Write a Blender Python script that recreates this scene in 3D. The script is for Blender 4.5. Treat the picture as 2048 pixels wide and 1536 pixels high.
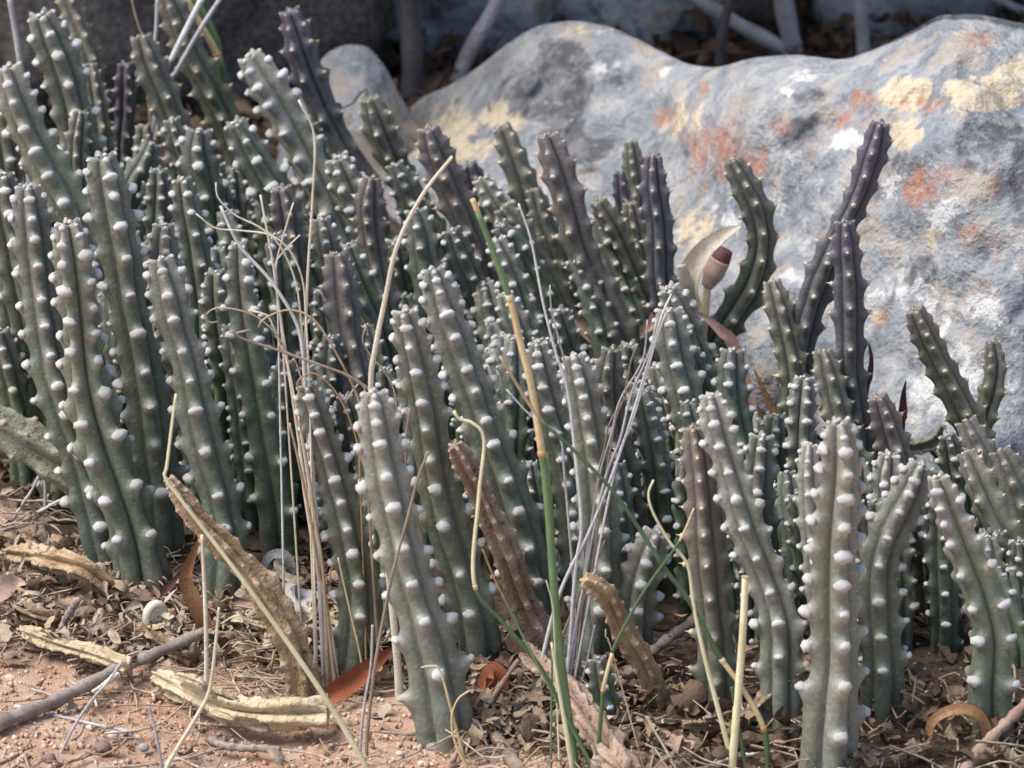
import bpy, math, random
import numpy as np
from mathutils import Vector, Matrix, noise as mnoise

for o in list(bpy.data.objects): bpy.data.objects.remove(o)
S = bpy.context.scene
COL = S.collection
R_ = math.radians

# ------------------------------------------------------------------ camera
PITCH = R_(20.0); FPX = 12800.0; CAMH = 0.996
cam = bpy.data.cameras.new('camera'); camo = bpy.data.objects.new('camera', cam); COL.objects.link(camo)
camo.location = (0, 0, CAMH); camo.rotation_euler = (math.pi/2 - PITCH, 0, 0)
cam.sensor_width = 36; cam.lens = 36*FPX/2048; cam.clip_start = 0.05; cam.clip_end = 400
cam.dof.use_dof = True; cam.dof.focus_distance = 2.62; cam.dof.aperture_fstop = 25
S.camera = camo
# ------------------------------------------------------------------ light
SUN_EL, SUN_AZ = R_(58), R_(-105)      # azimuth measured from +Y towards +X (camera looks along +Y): light from behind-left
w = bpy.data.worlds.new('World'); S.world = w; w.use_nodes = True
nt = w.node_tree; bg = nt.nodes['Background']
sky = nt.nodes.new('ShaderNodeTexSky'); sky.sky_type = 'NISHITA'; sky.sun_disc = False
sky.sun_elevation = SUN_EL; sky.sun_rotation = SUN_AZ; sky.air_density = 1.0; sky.dust_density = 2.5; sky.ozone_density = 1.0
nt.links.new(sky.outputs[0], bg.inputs[0]); bg.inputs[1].default_value = 0.082
sl = bpy.data.lights.new('sun', 'SUN'); sl.energy = 1.5; sl.angle = R_(38); sl.color = (1, 0.98, 0.955)
so = bpy.data.objects.new('sun', sl); COL.objects.link(so)
sd = Vector((math.sin(SUN_AZ)*math.cos(SUN_EL), math.cos(SUN_AZ)*math.cos(SUN_EL), math.sin(SUN_EL)))
so.rotation_euler = sd.to_track_quat('Z', 'Y').to_euler(); so.location = sd*5
vs = S.view_settings; vs.view_transform = 'Standard'; vs.look = 'None'; vs.exposure = 1.6; vs.gamma = 1; vs.use_curve_mapping = False

# ------------------------------------------------------------------ pixel -> place
cp, sp_ = math.cos(PITCH), math.sin(PITCH)
def ray(px, py):
    x = (px-1024)/FPX; y = (768-py)/FPX
    return np.array([x, cp + y*sp_, -sp_ + y*cp])
CAM = np.array([0, 0, CAMH])
def ground(px, py, z=0.0):
    d = ray(px, py); return CAM + d*((z-CAMH)/d[2])
def onplane(px, py, Y):
    d = ray(px, py); return CAM + d*(Y/d[1])
def px2m(px, P):                        # metres for px pixels at point P
    depth = P[1]*cp - (P[2]-CAMH)*sp_
    return px*depth/FPX
def project(V):
    V = np.asarray(V); d = V - CAM
    dep = d[..., 1]*cp - d[..., 2]*sp_
    up = d[..., 1]*sp_ + d[..., 2]*cp
    return 1024 + FPX*d[..., 0]/dep, 768 - FPX*up/dep

# ------------------------------------------------------------------ helpers
def setp(o, label=None, cat=None, group=None, kind=None):
    if label: o['label'] = label
    if cat: o['category'] = cat
    if group: o['group'] = group
    if kind: o['kind'] = kind
    return o
def link(o, parent=None):
    COL.objects.link(o)
    if parent is not None: o.parent = parent
    return o
def npmesh(name, V, Q=None, T=None, mat=None, smooth=True, attrs=None):
    me = bpy.data.meshes.new(name)
    V = np.asarray(V, dtype=np.float32)
    Q = np.zeros((0, 4), np.int32) if Q is None else np.asarray(Q, np.int32).reshape(-1, 4)
    T = np.zeros((0, 3), np.int32) if T is None else np.asarray(T, np.int32).reshape(-1, 3)
    me.vertices.add(len(V)); me.vertices.foreach_set('co', V.ravel())
    nl = Q.size + T.size; npoly = len(Q) + len(T)
    me.loops.add(nl); me.loops.foreach_set('vertex_index', np.concatenate([Q.ravel(), T.ravel()]))
    me.polygons.add(npoly)
    ls = np.concatenate([np.arange(len(Q))*4, Q.size + np.arange(len(T))*3]).astype(np.int32)
    me.polygons.foreach_set('loop_start', ls)
    if smooth: me.polygons.foreach_set('use_smooth', np.ones(npoly, dtype=bool))
    if attrs:
        for k, a in attrs.items():
            at = me.attributes.new(k, 'FLOAT', 'POINT'); at.data.foreach_set('value', np.asarray(a, np.float32).ravel())
    me.update(calc_edges=True); me.validate()
    if mat: me.materials.append(mat)
    return me
def catmull(P, n):
    P = np.asarray(P, float)
    if len(P) < 3:
        t = np.linspace(0, 1, n)[:, None]; return P[0]*(1-t)+P[-1]*t
    Q = np.vstack([2*P[0]-P[1], P, 2*P[-1]-P[-2]])
    dense = []
    for i in range(1, len(Q)-2):
        t = np.linspace(0, 1, 24, endpoint=False)[:, None]
        a, b, c, d = Q[i-1], Q[i], Q[i+1], Q[i+2]
        dense.append(0.5*((2*b) + (c-a)*t + (2*a-5*b+4*c-d)*t*t + (3*b-a-3*c+d)*t**3))
    D = np.vstack(dense + [P[-1:]])
    s = np.concatenate([[0], np.cumsum(np.linalg.norm(np.diff(D, axis=0), axis=1))])
    u = np.linspace(0, s[-1], n)
    return np.stack([np.interp(u, s, D[:, k]) for k in range(D.shape[1])], 1)
def frames(C, ref):
    T = np.gradient(C, axis=0); T /= np.linalg.norm(T, axis=1)[:, None] + 1e-12
    N = ref[None, :] - T*(T@ref)[:, None]; N /= np.linalg.norm(N, axis=1)[:, None] + 1e-12
    B = np.cross(T, N); return T, N, B
def tube(C, r, K=6, flat=1.0, ref=np.array([0., -1., 0.15]), cap=True):
    M = len(C); T, N, B = frames(C, ref); r = np.broadcast_to(np.asarray(r, float), (M,))
    th = np.arange(K)*2*math.pi/K
    V = (C[:, None, :] + r[:, None, None]*(np.cos(th)[None, :, None]*N[:, None, :]*flat + np.sin(th)[None, :, None]*B[:, None, :])).reshape(-1, 3)
    i = np.arange(M-1)[:, None]; k = np.arange(K)[None, :]; k2 = (k+1) % K
    Q = np.stack([i*K+k, i*K+k2, (i+1)*K+k2, (i+1)*K+k], -1).reshape(-1, 4)
    Tt = None
    if cap:
        V = np.vstack([V, C[:1], C[-1:]]); a, b = M*K, M*K+1
        kk = np.arange(K); k2 = (kk+1) % K
        Tt = np.vstack([np.stack([np.full(K, a), k2, kk], 1), np.stack([np.full(K, b), (M-1)*K+kk, (M-1)*K+k2], 1)])
    return V, Q, Tt
class MB:
    def __init__(s): s.V = []; s.Q = []; s.T = []; s.n = 0; s.A = []
    def add(s, V, Q=None, T=None, a=0.0):
        s.V.append(V)
        if Q is not None: s.Q.append(np.asarray(Q)+s.n)
        if T is not None: s.T.append(np.asarray(T)+s.n)
        s.A.append(np.full(len(V), a)); s.n += len(V)
    def mesh(s, name, mat, smooth=True):
        return npmesh(name, np.vstack(s.V), np.vstack(s.Q) if s.Q else None, np.vstack(s.T) if s.T else None, mat, smooth, {'c': np.concatenate(s.A)})
def sines(P, seed, freq, n=6):
    rg = np.random.RandomState(seed); out = np.zeros(P.shape[:-1])
    for _ in range(n):
        d = rg.normal(size=3); d *= freq*rg.uniform(.6, 1.5)/np.linalg.norm(d)
        out += np.sin(P@d + rg.uniform(0, 6.28))
    return out/math.sqrt(n)
def fbm(P, freq, oct=4, seed=0):
    P = np.asarray(P); out = np.empty(len(P)); off = Vector((seed*7.13, seed*3.7, seed*1.9))
    for i, p in enumerate(P): out[i] = mnoise.fractal(Vector(p)*freq + off, 1.0, 2.0, oct)
    return out

# ------------------------------------------------------------------ materials
class NT:
    def __init__(s, name):
        s.m = bpy.data.materials.new(name); s.m.use_nodes = True; s.t = s.m.node_tree
        s.b = s.t.nodes['Principled BSDF']
    def n(s, typ, **kw):
        nd = s.t.nodes.new('ShaderNode'+typ)
        for k, v in kw.items():
            if isinstance(k, str) and hasattr(nd, k): setattr(nd, k, v)
        return nd
    def l(s, a, b): s.t.links.new(a, b)
    def val(s, sock, v):
        if isinstance(v, (int, float)): sock.default_value = v
        elif isinstance(v, tuple): sock.default_value = v if len(v) == 4 or len(v) == len(sock.default_value) else (*v, 1)
        else: s.l(v, sock)
    def attr(s, name): return s.n('Attribute', attribute_name=name).outputs['Fac']
    def rnd(s): return s.n('ObjectInfo').outputs['Random']
    def math(s, op, a, b=0.0, clamp=False):
        nd = s.n('Math', operation=op, use_clamp=clamp); s.val(nd.inputs[0], a); s.val(nd.inputs[1], b); return nd.outputs[0]
    def mix(s, f, a, b, blend='MIX'):
        nd = s.n('Mix', data_type='RGBA', blend_type=blend); s.val(nd.inputs[0], f); s.val(nd.inputs[6], a); s.val(nd.inputs[7], b); return nd.outputs[2]
    def noise(s, scale, detail=4, rough=0.55, dist=0.0, coord='Object', offs=True):
        tc = s.n('TexCoord'); nd = s.n('TexNoise'); nd.inputs['Scale'].default_value = scale; nd.inputs['Detail'].default_value = detail
        nd.inputs['Roughness'].default_value = rough; nd.inputs['Distortion'].default_value = dist
        if offs:
            nd.noise_dimensions = '4D'; s.l(s.math('MULTIPLY', s.rnd(), 50.0), nd.inputs['W'])
        s.l(tc.outputs[coord], nd.inputs['Vector']); return nd.outputs['Fac']
    def ss(s, v, lo, hi):
        nd = s.n('MapRange', interpolation_type='SMOOTHSTEP'); s.val(nd.inputs[0], v); nd.inputs[1].default_value = lo; nd.inputs[2].default_value = hi; return nd.outputs[0]
    def lin(s, v, lo, hi, a, b):
        nd = s.n('MapRange'); s.val(nd.inputs[0], v); nd.inputs[1].default_value = lo; nd.inputs[2].default_value = hi; nd.inputs[3].default_value = a; nd.inputs[4].default_value = b; return nd.outputs[0]
    def ramp(s, v, stops):
        nd = s.n('ValToRGB'); e = nd.color_ramp.elements
        while len(e) < len(stops): e.new(0.5)
        for el, (p, c) in zip(e, stops): el.position = p; el.color = (*c, 1)
        s.val(nd.inputs[0], v); return nd.outputs[0]
    def bump(s, h, strength=0.4, dist=0.001):
        nd = s.n('Bump'); nd.inputs['Strength'].default_value = strength; nd.inputs['Distance'].default_value = dist
        s.l(h, nd.inputs['Height']); s.l(nd.outputs[0], s.b.inputs['Normal'])
    def done(s, col, rough=0.6, spec=0.3):
        s.val(s.b.inputs['Base Color'], col); s.val(s.b.inputs['Roughness'], rough); s.b.inputs['Specular IOR Level'].default_value = spec
        return s.m
def stem_mat(name, low, mid, tip, pale, bloom, spots=0.5):
    N = NT(name); t = N.attr('t'); b = N.attr('b')
    n1 = N.noise(90, 5, .65); n2 = N.noise(520, 4, .65); n3 = N.noise(34, 3)
    tt = N.math('ADD', t, N.math('MULTIPLY', N.math('SUBTRACT', n3, 0.5), 0.5))
    c = N.mix(N.ss(tt, 0.05, 0.55), low, mid)
    c = N.mix(N.ss(tt, 0.55, 1.0), c, tip)
    c = N.mix(N.lin(N.rnd(), 0, 1, 0.0, 0.5), c, N.mix(0.5, c, tuple(x*1.35 for x in mid)))
    pf = N.math('MULTIPLY', N.math('ADD', N.math('MULTIPLY', N.ss(b, 0.05, 0.75), 0.75), N.math('MULTIPLY', N.ss(n3, 0.45, 0.75), 0.35)), bloom, True)
    pf = N.math('MULTIPLY', pf, N.lin(n1, 0.25, 0.75, 0.55, 1.25), True)
    c = N.mix(pf, c, pale)
    c = N.mix(N.math('MULTIPLY', N.ss(b, .55, 1.0), .55*bloom), c, (0.50, 0.46, 0.41))
    c = N.mix(N.math('MULTIPLY', N.ss(tt, .16, -.08), .7), c, (0.30, 0.22, 0.155))
    br = N.math('MULTIPLY', N.ss(n1, 0.60, 0.72), spots)
    c = N.mix(br, c, (0.20, 0.13, 0.075))
    c = N.mix(N.lin(n2, 0.35, 0.65, 0.0, 0.42), c, tuple(x*0.52 for x in mid)); c = N.mix(N.math('MULTIPLY', N.ss(n2, .44, .32), .30), c, pale)
    n4 = N.noise(190, 5, .7); c = N.mix(N.math('MULTIPLY', N.ss(n4, .57, .66), .55*spots+.1), c, (0.27, 0.20, 0.125)); c = N.mix(N.math('MULTIPLY', N.ss(n4, .43, .34), .35), c, tuple(x*.5 for x in low))
    N.bump(N.math('ADD', n2, N.math('MULTIPLY', n1, 1.5)), 0.45, 0.0010)
    c = N.mix(1.0, c, N.mix(N.math('FRACT', N.math('MULTIPLY', N.rnd(), 7.3)), (0.80, 0.80, 0.82), (1.12, 1.10, 1.06)), 'MULTIPLY')
    return N.done(c, N.lin(n1, .3, .7, .42, .62), 0.35)
MS = {
 'w': stem_mat('stem_grey_green', (0.105, 0.135, 0.10), (0.145, 0.165, 0.115), (0.185, 0.18, 0.15), (0.43, 0.395, 0.35), 0.85),
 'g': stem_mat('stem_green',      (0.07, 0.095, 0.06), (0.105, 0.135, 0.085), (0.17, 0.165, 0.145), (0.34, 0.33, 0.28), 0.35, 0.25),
 'p': stem_mat('stem_purple',     (0.085, 0.11, 0.085), (0.105, 0.108, 0.105), (0.112, 0.095, 0.125), (0.27, 0.235, 0.27), 0.38, 0.15),
 'v': stem_mat('stem_mauve_brown', (0.095, 0.115, 0.08), (0.145, 0.135, 0.11), (0.165, 0.135, 0.13), (0.32, 0.27, 0.24), 0.45, 0.3),
 'o': stem_mat('stem_olive',      (0.075, 0.095, 0.06), (0.115, 0.125, 0.085), (0.15, 0.138, 0.118), (0.36, 0.33, 0.26), 0.4, 0.3),
 'm': stem_mat('stem_bloom',      (0.145, 0.17, 0.135), (0.205, 0.21, 0.165), (0.26, 0.25, 0.21), (0.50, 0.47, 0.42), 0.8, 0.4),
}
def dead_mat(name, a, b, c2):
    N = NT(name); n1 = N.noise(70, 5, .65); n2 = N.noise(300, 4, .6); n3 = N.noise(900, 3)
    c = N.ramp(n1, [(0.3, a), (0.5, b), (0.72, c2)])
    c = N.mix(N.ss(n2, 0.52, 0.7), c, tuple(x*0.38 for x in a))
    c = N.mix(N.math('MULTIPLY', N.ss(N.attr('b'), 0.3, 0.9), 0.55), c, (0.55, 0.47, 0.37))
    c = N.mix(N.lin(N.rnd(), 0, 1, 0, .4), c, tuple(x*1.25 for x in b))
    N.bump(N.math('ADD', n2, N.math('MULTIPLY', n3, .5)), 0.9, 0.002)
    return N.done(c, 0.85, 0.12)
MD = {
 'tan': dead_mat('dead_tan', (0.20, 0.125, 0.065), (0.36, 0.25, 0.145), (0.50, 0.40, 0.27)),
 'pink': dead_mat('dead_pinkish', (0.19, 0.12, 0.085), (0.34, 0.235, 0.17), (0.47, 0.38, 0.31)),
 'yellow': dead_mat('dead_yellow', (0.27, 0.18, 0.10), (0.46, 0.36, 0.23), (0.62, 0.54, 0.41)),
 'grey': dead_mat('dead_corky', (0.135, 0.14, 0.095), (0.24, 0.235, 0.17), (0.40, 0.38, 0.30)),
 'brown': dead_mat('dead_brown', (0.10, 0.065, 0.04), (0.20, 0.135, 0.085), (0.33, 0.24, 0.16)),
}
N = NT('knob_white'); n1 = N.noise(500, 4, .65)
MK = {'w': None}
c = N.mix(N.ss(n1, 0.34, 0.56), (0.34, 0.29, 0.23), (0.80, 0.80, 0.79)); c = N.mix(N.lin(N.rnd(), 0, 1, 0, .5), c, (0.48, 0.43, 0.36))
N.bump(n1, 0.7, 0.001); MK['w'] = N.done(c, 0.9, 0.1)
N = NT('knob_cream'); n1 = N.noise(600, 3); c = N.mix(N.ss(n1, 0.4, 0.6), (0.30, 0.24, 0.17), (0.62, 0.54, 0.38)); MK['c'] = N.done(c, 0.8, 0.15)
N = NT('knob_tan'); n1 = N.noise(600, 3); c = N.mix(N.ss(n1, 0.35, 0.6), (0.28, 0.19, 0.11), (0.58, 0.49, 0.38)); N.bump(n1, .6, .001); MK['d'] = N.done(c, 0.9, 0.1)

def straw_mat(name, a, b, streak=0.5, rough=0.6):
    N = NT(name); tc = N.n('TexCoord'); n1 = N.noise(60, 3); n2 = N.noise(700, 2)
    c = N.mix(N.ss(n1, 0.3, 0.7), a, b); c = N.mix(N.math('MULTIPLY', N.ss(n2, 0.5, 0.7), streak), c, tuple(x*0.55 for x in a))
    c = N.mix(N.lin(N.rnd(), 0, 1, 0, .35), c, tuple(x*0.8 for x in b))
    N.bump(n2, 0.3, 0.0005)
    return N.done(c, rough, 0.3)
MG = {
 'straw': straw_mat('straw', (0.50, 0.36, 0.17), (0.66, 0.53, 0.30)),
 'pale': straw_mat('straw_pale', (0.50, 0.43, 0.30), (0.68, 0.63, 0.50)),
 'cream': straw_mat('straw_cream', (0.58, 0.52, 0.30), (0.72, 0.68, 0.45), 0.25),
 'tan': straw_mat('straw_tan', (0.30, 0.205, 0.12), (0.46, 0.35, 0.23)),
 'brown': straw_mat('straw_brown', (0.20, 0.14, 0.10), (0.33, 0.25, 0.19)),
 'orange': straw_mat('straw_orange', (0.36, 0.20, 0.08), (0.48, 0.31, 0.15)),
 'grey': straw_mat('stalk_grey', (0.31, 0.29, 0.29), (0.48, 0.46, 0.45)),
 'white': straw_mat('stalk_white', (0.46, 0.45, 0.45), (0.66, 0.64, 0.62)),
 'green': straw_mat('reed_green', (0.09, 0.155, 0.065), (0.15, 0.235, 0.11), 0.3, 0.45),
 'dkgreen': straw_mat('reed_dark_green', (0.055, 0.10, 0.045), (0.09, 0.15, 0.065), 0.3, 0.45),
 'redleaf': straw_mat('leaf_red_brown', (0.22, 0.055, 0.025), (0.36, 0.12, 0.055), 0.8),
 'dkred': straw_mat('leaf_dark_red', (0.085, 0.03, 0.03), (0.14, 0.055, 0.05), 0.6),
 'orleaf': straw_mat('leaf_orange_brown', (0.27, 0.12, 0.05), (0.42, 0.24, 0.11), 0.8),
 'husk': straw_mat('husk_cream', (0.40, 0.33, 0.25), (0.58, 0.52, 0.42), 0.8),
 'pinkhusk': straw_mat('husk_pink', (0.36, 0.20, 0.15), (0.52, 0.37, 0.28), 0.6),
 'twig': straw_mat('twig_bark', (0.16, 0.125, 0.10), (0.34, 0.28, 0.24), 1.0, .85),
 'twigred': straw_mat('twig_reddish', (0.27, 0.16, 0.11), (0.42, 0.29, 0.21), .8, .8),
 'bark': straw_mat('bark_grey', (0.30, 0.27, 0.27), (0.50, 0.46, 0.47), 1.0, .85),
 'dkbark': straw_mat('bark_dark', (0.07, 0.06, 0.06), (0.12, 0.105, 0.10), 1.0, .85),
 'ashleaf': straw_mat('leaf_ash_grey', (0.20, 0.19, 0.19), (0.36, 0.34, 0.32), 0.8, .8),
}
# ------------------------------------------------------------------ ground
N = NT('sand'); a1 = N.noise(26, 5, .6, offs=False); a2 = N.noise(240, 4, .7, offs=False); a3 = N.noise(1100, 3, .6, offs=False)
c = N.mix(N.ss(a1, .35, .65), (0.40, 0.25, 0.165), (0.50, 0.345, 0.25))
c = N.mix(N.math('MULTIPLY', N.ss(a2, .5, .68), .6), c, (0.30, 0.155, 0.09)); c = N.mix(N.math('MULTIPLY', N.ss(a3, .56, .72), .6), c, (0.66, 0.52, 0.40))
c = N.mix(N.math('MULTIPLY', N.ss(a3, .44, .32), .5), c, (0.24, 0.13, 0.085))
hv = N.ss(N.math('ADD', N.attr('humus'), N.math('MULTIPLY', N.math('SUBTRACT', a1, .5), .8)), .35, .65); c = N.mix(hv, c, N.mix(N.ss(a2, .4, .6), (0.045, 0.032, 0.025), (0.11, 0.078, 0.055)))  # near-black brown painted into the sand as the clump's shade
N.bump(N.math('ADD', a2, a3), .8, 0.0015); SAND = N.done(c, .95, .1)
def gz(x, y):
    return 0.004*math.sin(x*23+1)*math.cos(y*19) + 0.003*mnoise.noise(Vector((x*40, y*40, 0))) + 0.0016*mnoise.noise(Vector((x*150, y*150, 3)))
xs = np.concatenate([[-120, -30, -8, -2, -.9], np.arange(-.66, .661, .008), [.9, 2, 8, 30, 120]])
ys = np.concatenate([[-60, -10, 0, 1.2, 1.9], np.arange(2.16, 3.6, .0075), [4.2, 6, 12, 40, 160]])
X, Y = np.meshgrid(xs, ys, indexing='xy'); Z = np.zeros_like(X)
for i in range(X.shape[0]):
    for j in range(X.shape[1]):
        if abs(X[i, j]) < .7 and 2 < Y[i, j] < 3.7: Z[i, j] = gz(X[i, j], Y[i, j])
nx, ny = len(xs), len(ys); i, j = np.meshgrid(np.arange(ny-1), np.arange(nx-1), indexing='ij')
Q = np.stack([i*nx+j, i*nx+j+1, (i+1)*nx+j+1, (i+1)*nx+j], -1).reshape(-1, 4)
GV = np.stack([X, Y, Z], -1).reshape(-1, 3); gpx, gpy = project(GV)
shade_front = np.interp(gpx, [-40, 0, 250, 600, 700, 900, 1000, 1250, 1500, 2090], [960, 990, 1130, 1180, 1330, 1400, 1380, 1450, 1560, 1600])
shade_mask = np.where(GV[:, 1] > 1.5, np.clip((shade_front-gpy)/60+.5, 0, 1), 0); shade_mask = np.where(GV[:, 1] > 4.5, 0, shade_mask)*np.clip((gpx+420)/260, 0, 1)*np.clip((2560-gpx)/260, 0, 1)  # mask of the painted shade: ground under and behind the clump
g = link(bpy.data.objects.new('ground', npmesh('ground', GV, Q, None, SAND, True, {'humus': shade_mask}))); setp(g, kind='structure')

# ------------------------------------------------------------------ boulders
def lichen_mat(name, grey1, grey2):
    N = NT(name)
    f1 = N.noise(14, 5, .6, offs=False); f2 = N.noise(64, 6, .68, 0.0, offs=False); f3 = N.noise(200, 4, .7, offs=False); f4 = N.noise(31, 6, .7, 0.0, offs=False); f5 = N.noise(44, 6, .72, 0.0, offs=False)
    c = N.mix(N.ss(f1, .38, .62), grey1, grey2)
    c = N.mix(N.math('MULTIPLY', N.ss(f2, .50, .60), .85), c, (0.37, 0.365, 0.35)); c = N.mix(N.math('MULTIPLY', N.ss(f2, .46, .36), .7), c, (0.13, 0.14, 0.15))
    c = N.mix(N.math('MULTIPLY', N.ss(f4, .52, .62), .75), c, (0.37, 0.31, 0.245)); c = N.mix(N.math('MULTIPLY', N.ss(f5, .60, .67), .55), c, (0.34, 0.17, 0.115)); c = N.mix(N.math('MULTIPLY', N.ss(f4, .44, .36), .6), c, (0.17, 0.175, 0.185))
    def patch(c, att, col, n, gain=1.0, lo=.42, hi=.60):
        v = N.math('ADD', N.math('MULTIPLY', N.attr(att), gain), N.math('MULTIPLY', N.math('SUBTRACT', n, 0.5), 1.7))
        return N.mix(N.ss(v, lo, hi), c, col)
    c = patch(c, 'cream', N.mix(N.ss(f3, .35, .65), (0.46, 0.37, 0.25), (0.56, 0.48, 0.36)), f2, .9)
    c = patch(c, 'dark', N.mix(N.ss(f2, .45, .6), (0.10, 0.10, 0.105), (0.19, 0.19, 0.195)), f4, .9)
    c = patch(c, 'orange', N.mix(N.ss(f3, .35, .7), (0.36, 0.15, 0.09), (0.36, 0.26, 0.21)), f5, .72, .30, .75)
    c = patch(c, 'white', (0.52, 0.51, 0.49), f2, .9)
    c = N.mix(N.math('MULTIPLY', N.ss(f3, .56, .70), .55), c, (0.46, 0.45, 0.44))
    c = N.mix(N.math('MULTIPLY', N.ss(f3, .42, .30), .6), c, (0.10, 0.10, 0.11))
    N.bump(N.math('ADD', N.math('MULTIPLY', f2, 1.6), f3), .8, .004)
    return N.done(c, .9, .12)
LICH = lichen_mat('lichen_rock', (0.20, 0.215, 0.235), (0.285, 0.295, 0.305))
def blobs(px, py, L):
    out = np.where((px > 1280) & (py < 560), .16, 0.0)*(1 if L is ORANGE else 0) + np.zeros_like(px)
    for (cx, cy, rx, ry, s) in L:
        out = np.maximum(out, s*np.exp(-(((px-cx)/(rx*1.3))**2 + ((py-cy)/(ry*1.3))**2)))
    return out
ORANGE = [(1420, 285, 75, 45, 1), (1480, 330, 70, 40, .9), (1330, 235, 30, 25, .9), (1565, 245, 30, 40, .95), (1545, 210, 20, 20, .8), (1690, 240, 40, 30, .9), (1720, 200, 35, 30, .6), (1850, 210, 60, 25, .8), (1900, 350, 50, 30, .8), (1840, 390, 50, 35, .9),
          (1990, 370, 20, 50, .95), (1800, 240, 40, 20, .7), (1640, 475, 20, 20, .7), (1405, 175, 22, 16, .8), (1175, 165, 14, 14, .8), (1960, 80, 60, 25, .75), (1930, 470, 40, 40, .6), (1990, 500, 30, 50, .6), (1010, 260, 40, 20, .5), (1760, 640, 30, 30, .5), (1650, 345, 50, 25, .6), (2000, 230, 40, 25, .6)]
CREAM = [(1820, 190, 60, 32, 1), (1960, 190, 95, 38, 1), (1810, 270, 40, 30, .9), (1000, 235, 60, 28, .95), (920, 260, 60, 40, .9), (860, 280, 70, 60, .7), (1370, 240, 60, 40, .6), (1390, 450, 60, 40, .7), (1860, 470, 40, 30, .6), (1890, 60, 60, 25, .5), (2030, 150, 50, 50, .8), (960, 290, 60, 40, .7), (1150, 60, 160, 12, .5), (1770, 640, 40, 40, .6)]
DARK = [(1120, 165, 60, 75, 1), (1050, 190, 60, 60, .9), (1230, 160, 30, 18, .8), (1180, 300, 60, 35, .9), (1120, 250, 70, 50, .7), (1950, 290, 90, 50, .75), (1830, 330, 50, 40, .7), (1370, 300, 30, 25, .7), (1590, 270, 50, 45, .7), (1720, 200, 40, 25, .6), (2040, 350, 30, 90, .9), (1600, 190, 70, 30, .5), (1660, 440, 60, 25, .5), (1840, 540, 60, 40, .6), (880, 200, 60, 15, .5)]
WHITE = [(1700, 280, 34, 20, 1), (1610, 155, 28, 14, .8), (1580, 185, 18, 14, .8), (1210, 130, 30, 20, .7), (1760, 370, 60, 40, .55), (1330, 140, 18, 12, .7), (1880, 430, 60, 40, .6), (1500, 430, 90, 50, .6), (1640, 560, 80, 80, .6), (1850, 600, 120, 60, .6), (1980, 620, 80, 90, .55), (1990, 30, 40, 20, .5), (1900, 760, 140, 90, .65), (1260, 330, 40, 30, .5)]
def crag(name, crest, basep, depth_face, depth_back, mat, bulge=.03, nu=230, nv=110, nb=40, amp=.009, seed=1):
    cx = np.array([p[0] for p in crest], float); cyy = np.array([p[1] for p in crest], float)
    bxx = np.array([p[0] for p in basep], float); byy = np.array([p[1] for p in basep], float)
    us = np.linspace(cx[0], cx[-1], nu); V = np.zeros((nv+nb, nu, 3))
    cs = np.interp(us, cx, cyy); k = np.ones(5)/5; csm = np.convolve(np.pad(cs, 2, 'edge'), k, 'valid')
    for a, u in enumerate(us):
        by = np.interp(u, bxx, byy); B = ground(u, by, 0.0)+np.array([0, 0, -.03]); C = onplane(u, csm[a], B[1]+depth_face)
        v = np.linspace(0, 1, nv)
        out = np.array([0, -.75, .66])
        prof = np.sin(np.pi*v**1.15)*bulge + .35*bulge*np.sin(3*np.pi*v+u*.004)
        V[:nv, a] = B + (C-B)*v[:, None] + out*prof[:, None]
        E = C + np.array([0, depth_back, -C[2]-.03]); vb = np.linspace(0, 1, nb+1)[1:]
        V[nv:, a] = C + (E-C)*vb[:, None] + np.array([0, 0, 1])*(np.sin(np.pi*vb*.999)*.25*C[2])[:, None]*(vb[:, None] > 0.0)*np.minimum(1, vb[:, None]*1.0)*0.1
    F = V.reshape(-1, 3)
    n1 = fbm(F, 9, 4, seed); n2 = fbm(F, 38, 4, seed+3)
    vv = np.concatenate([np.linspace(0, 1, nv), np.linspace(1, 0, nb)])
    fade = np.clip((1-vv)*6, .12, 1); fade[nv-3:] = .10; fade = np.repeat(fade, nu)
    dsp = (n1*amp*1.8 + n2*amp*.6 - amp*.35*np.clip(.12-np.abs(fbm(F, 16, 3, seed+9)), 0, .12)/.12)*fade
    F = F + dsp[:, None]*np.array([0.1, -.8, .6])
    org = np.array([F[:, 0].mean(), F[:, 1].min(), 0.0])
    i, j = np.meshgrid(np.arange(nv+nb-1), np.arange(nu-1), indexing='ij')
    Q = np.stack([i*nu+j, i*nu+j+1, (i+1)*nu+j+1, (i+1)*nu+j], -1).reshape(-1, 4)
    px, py = project(F)
    at = {'orange': blobs(px, py, ORANGE), 'cream': blobs(px, py, CREAM), 'dark': blobs(px, py, DARK), 'white': blobs(px, py, WHITE)}
    o = link(bpy.data.objects.new(name, npmesh(name, F-org, Q, None, mat, True, at))); o.location = org
    return o
o = crag('boulder', [(770, 330), (800, 235), (850, 195), (900, 178), (950, 150), (1000, 112), (1040, 85), (1080, 66), (1150, 58), (1220, 70), (1300, 105), (1370, 140), (1430, 146), (1500, 122), (1590, 108), (1690, 112), (1760, 82), (1820, 52), (1880, 16), (1960, 14), (2048, 34), (2150, 30), (2300, 120), (2400, 360), (2460, 620), (2500, 860)],
         [(770, 480), (1000, 590), (1300, 690), (1400, 760), (1500, 830), (1700, 900), (1900, 965), (2048, 985), (2420, 980)], .19, .16, LICH)
setp(o, 'large lichen-spotted grey boulder behind the succulent clump', 'rock')
o = crag('boulder', [(540, 330), (590, 200), (620, 150), (650, 104), (690, 86), (735, 90), (768, 128), (800, 190), (840, 260), (880, 330)],
         [(540, 380), (880, 400)], .06, .08, LICH, .012, 70, 50, 20, .005, 7)
setp(o, 'small grey rock with a rusty patch, peeping up beside the large boulder', 'rock')

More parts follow.
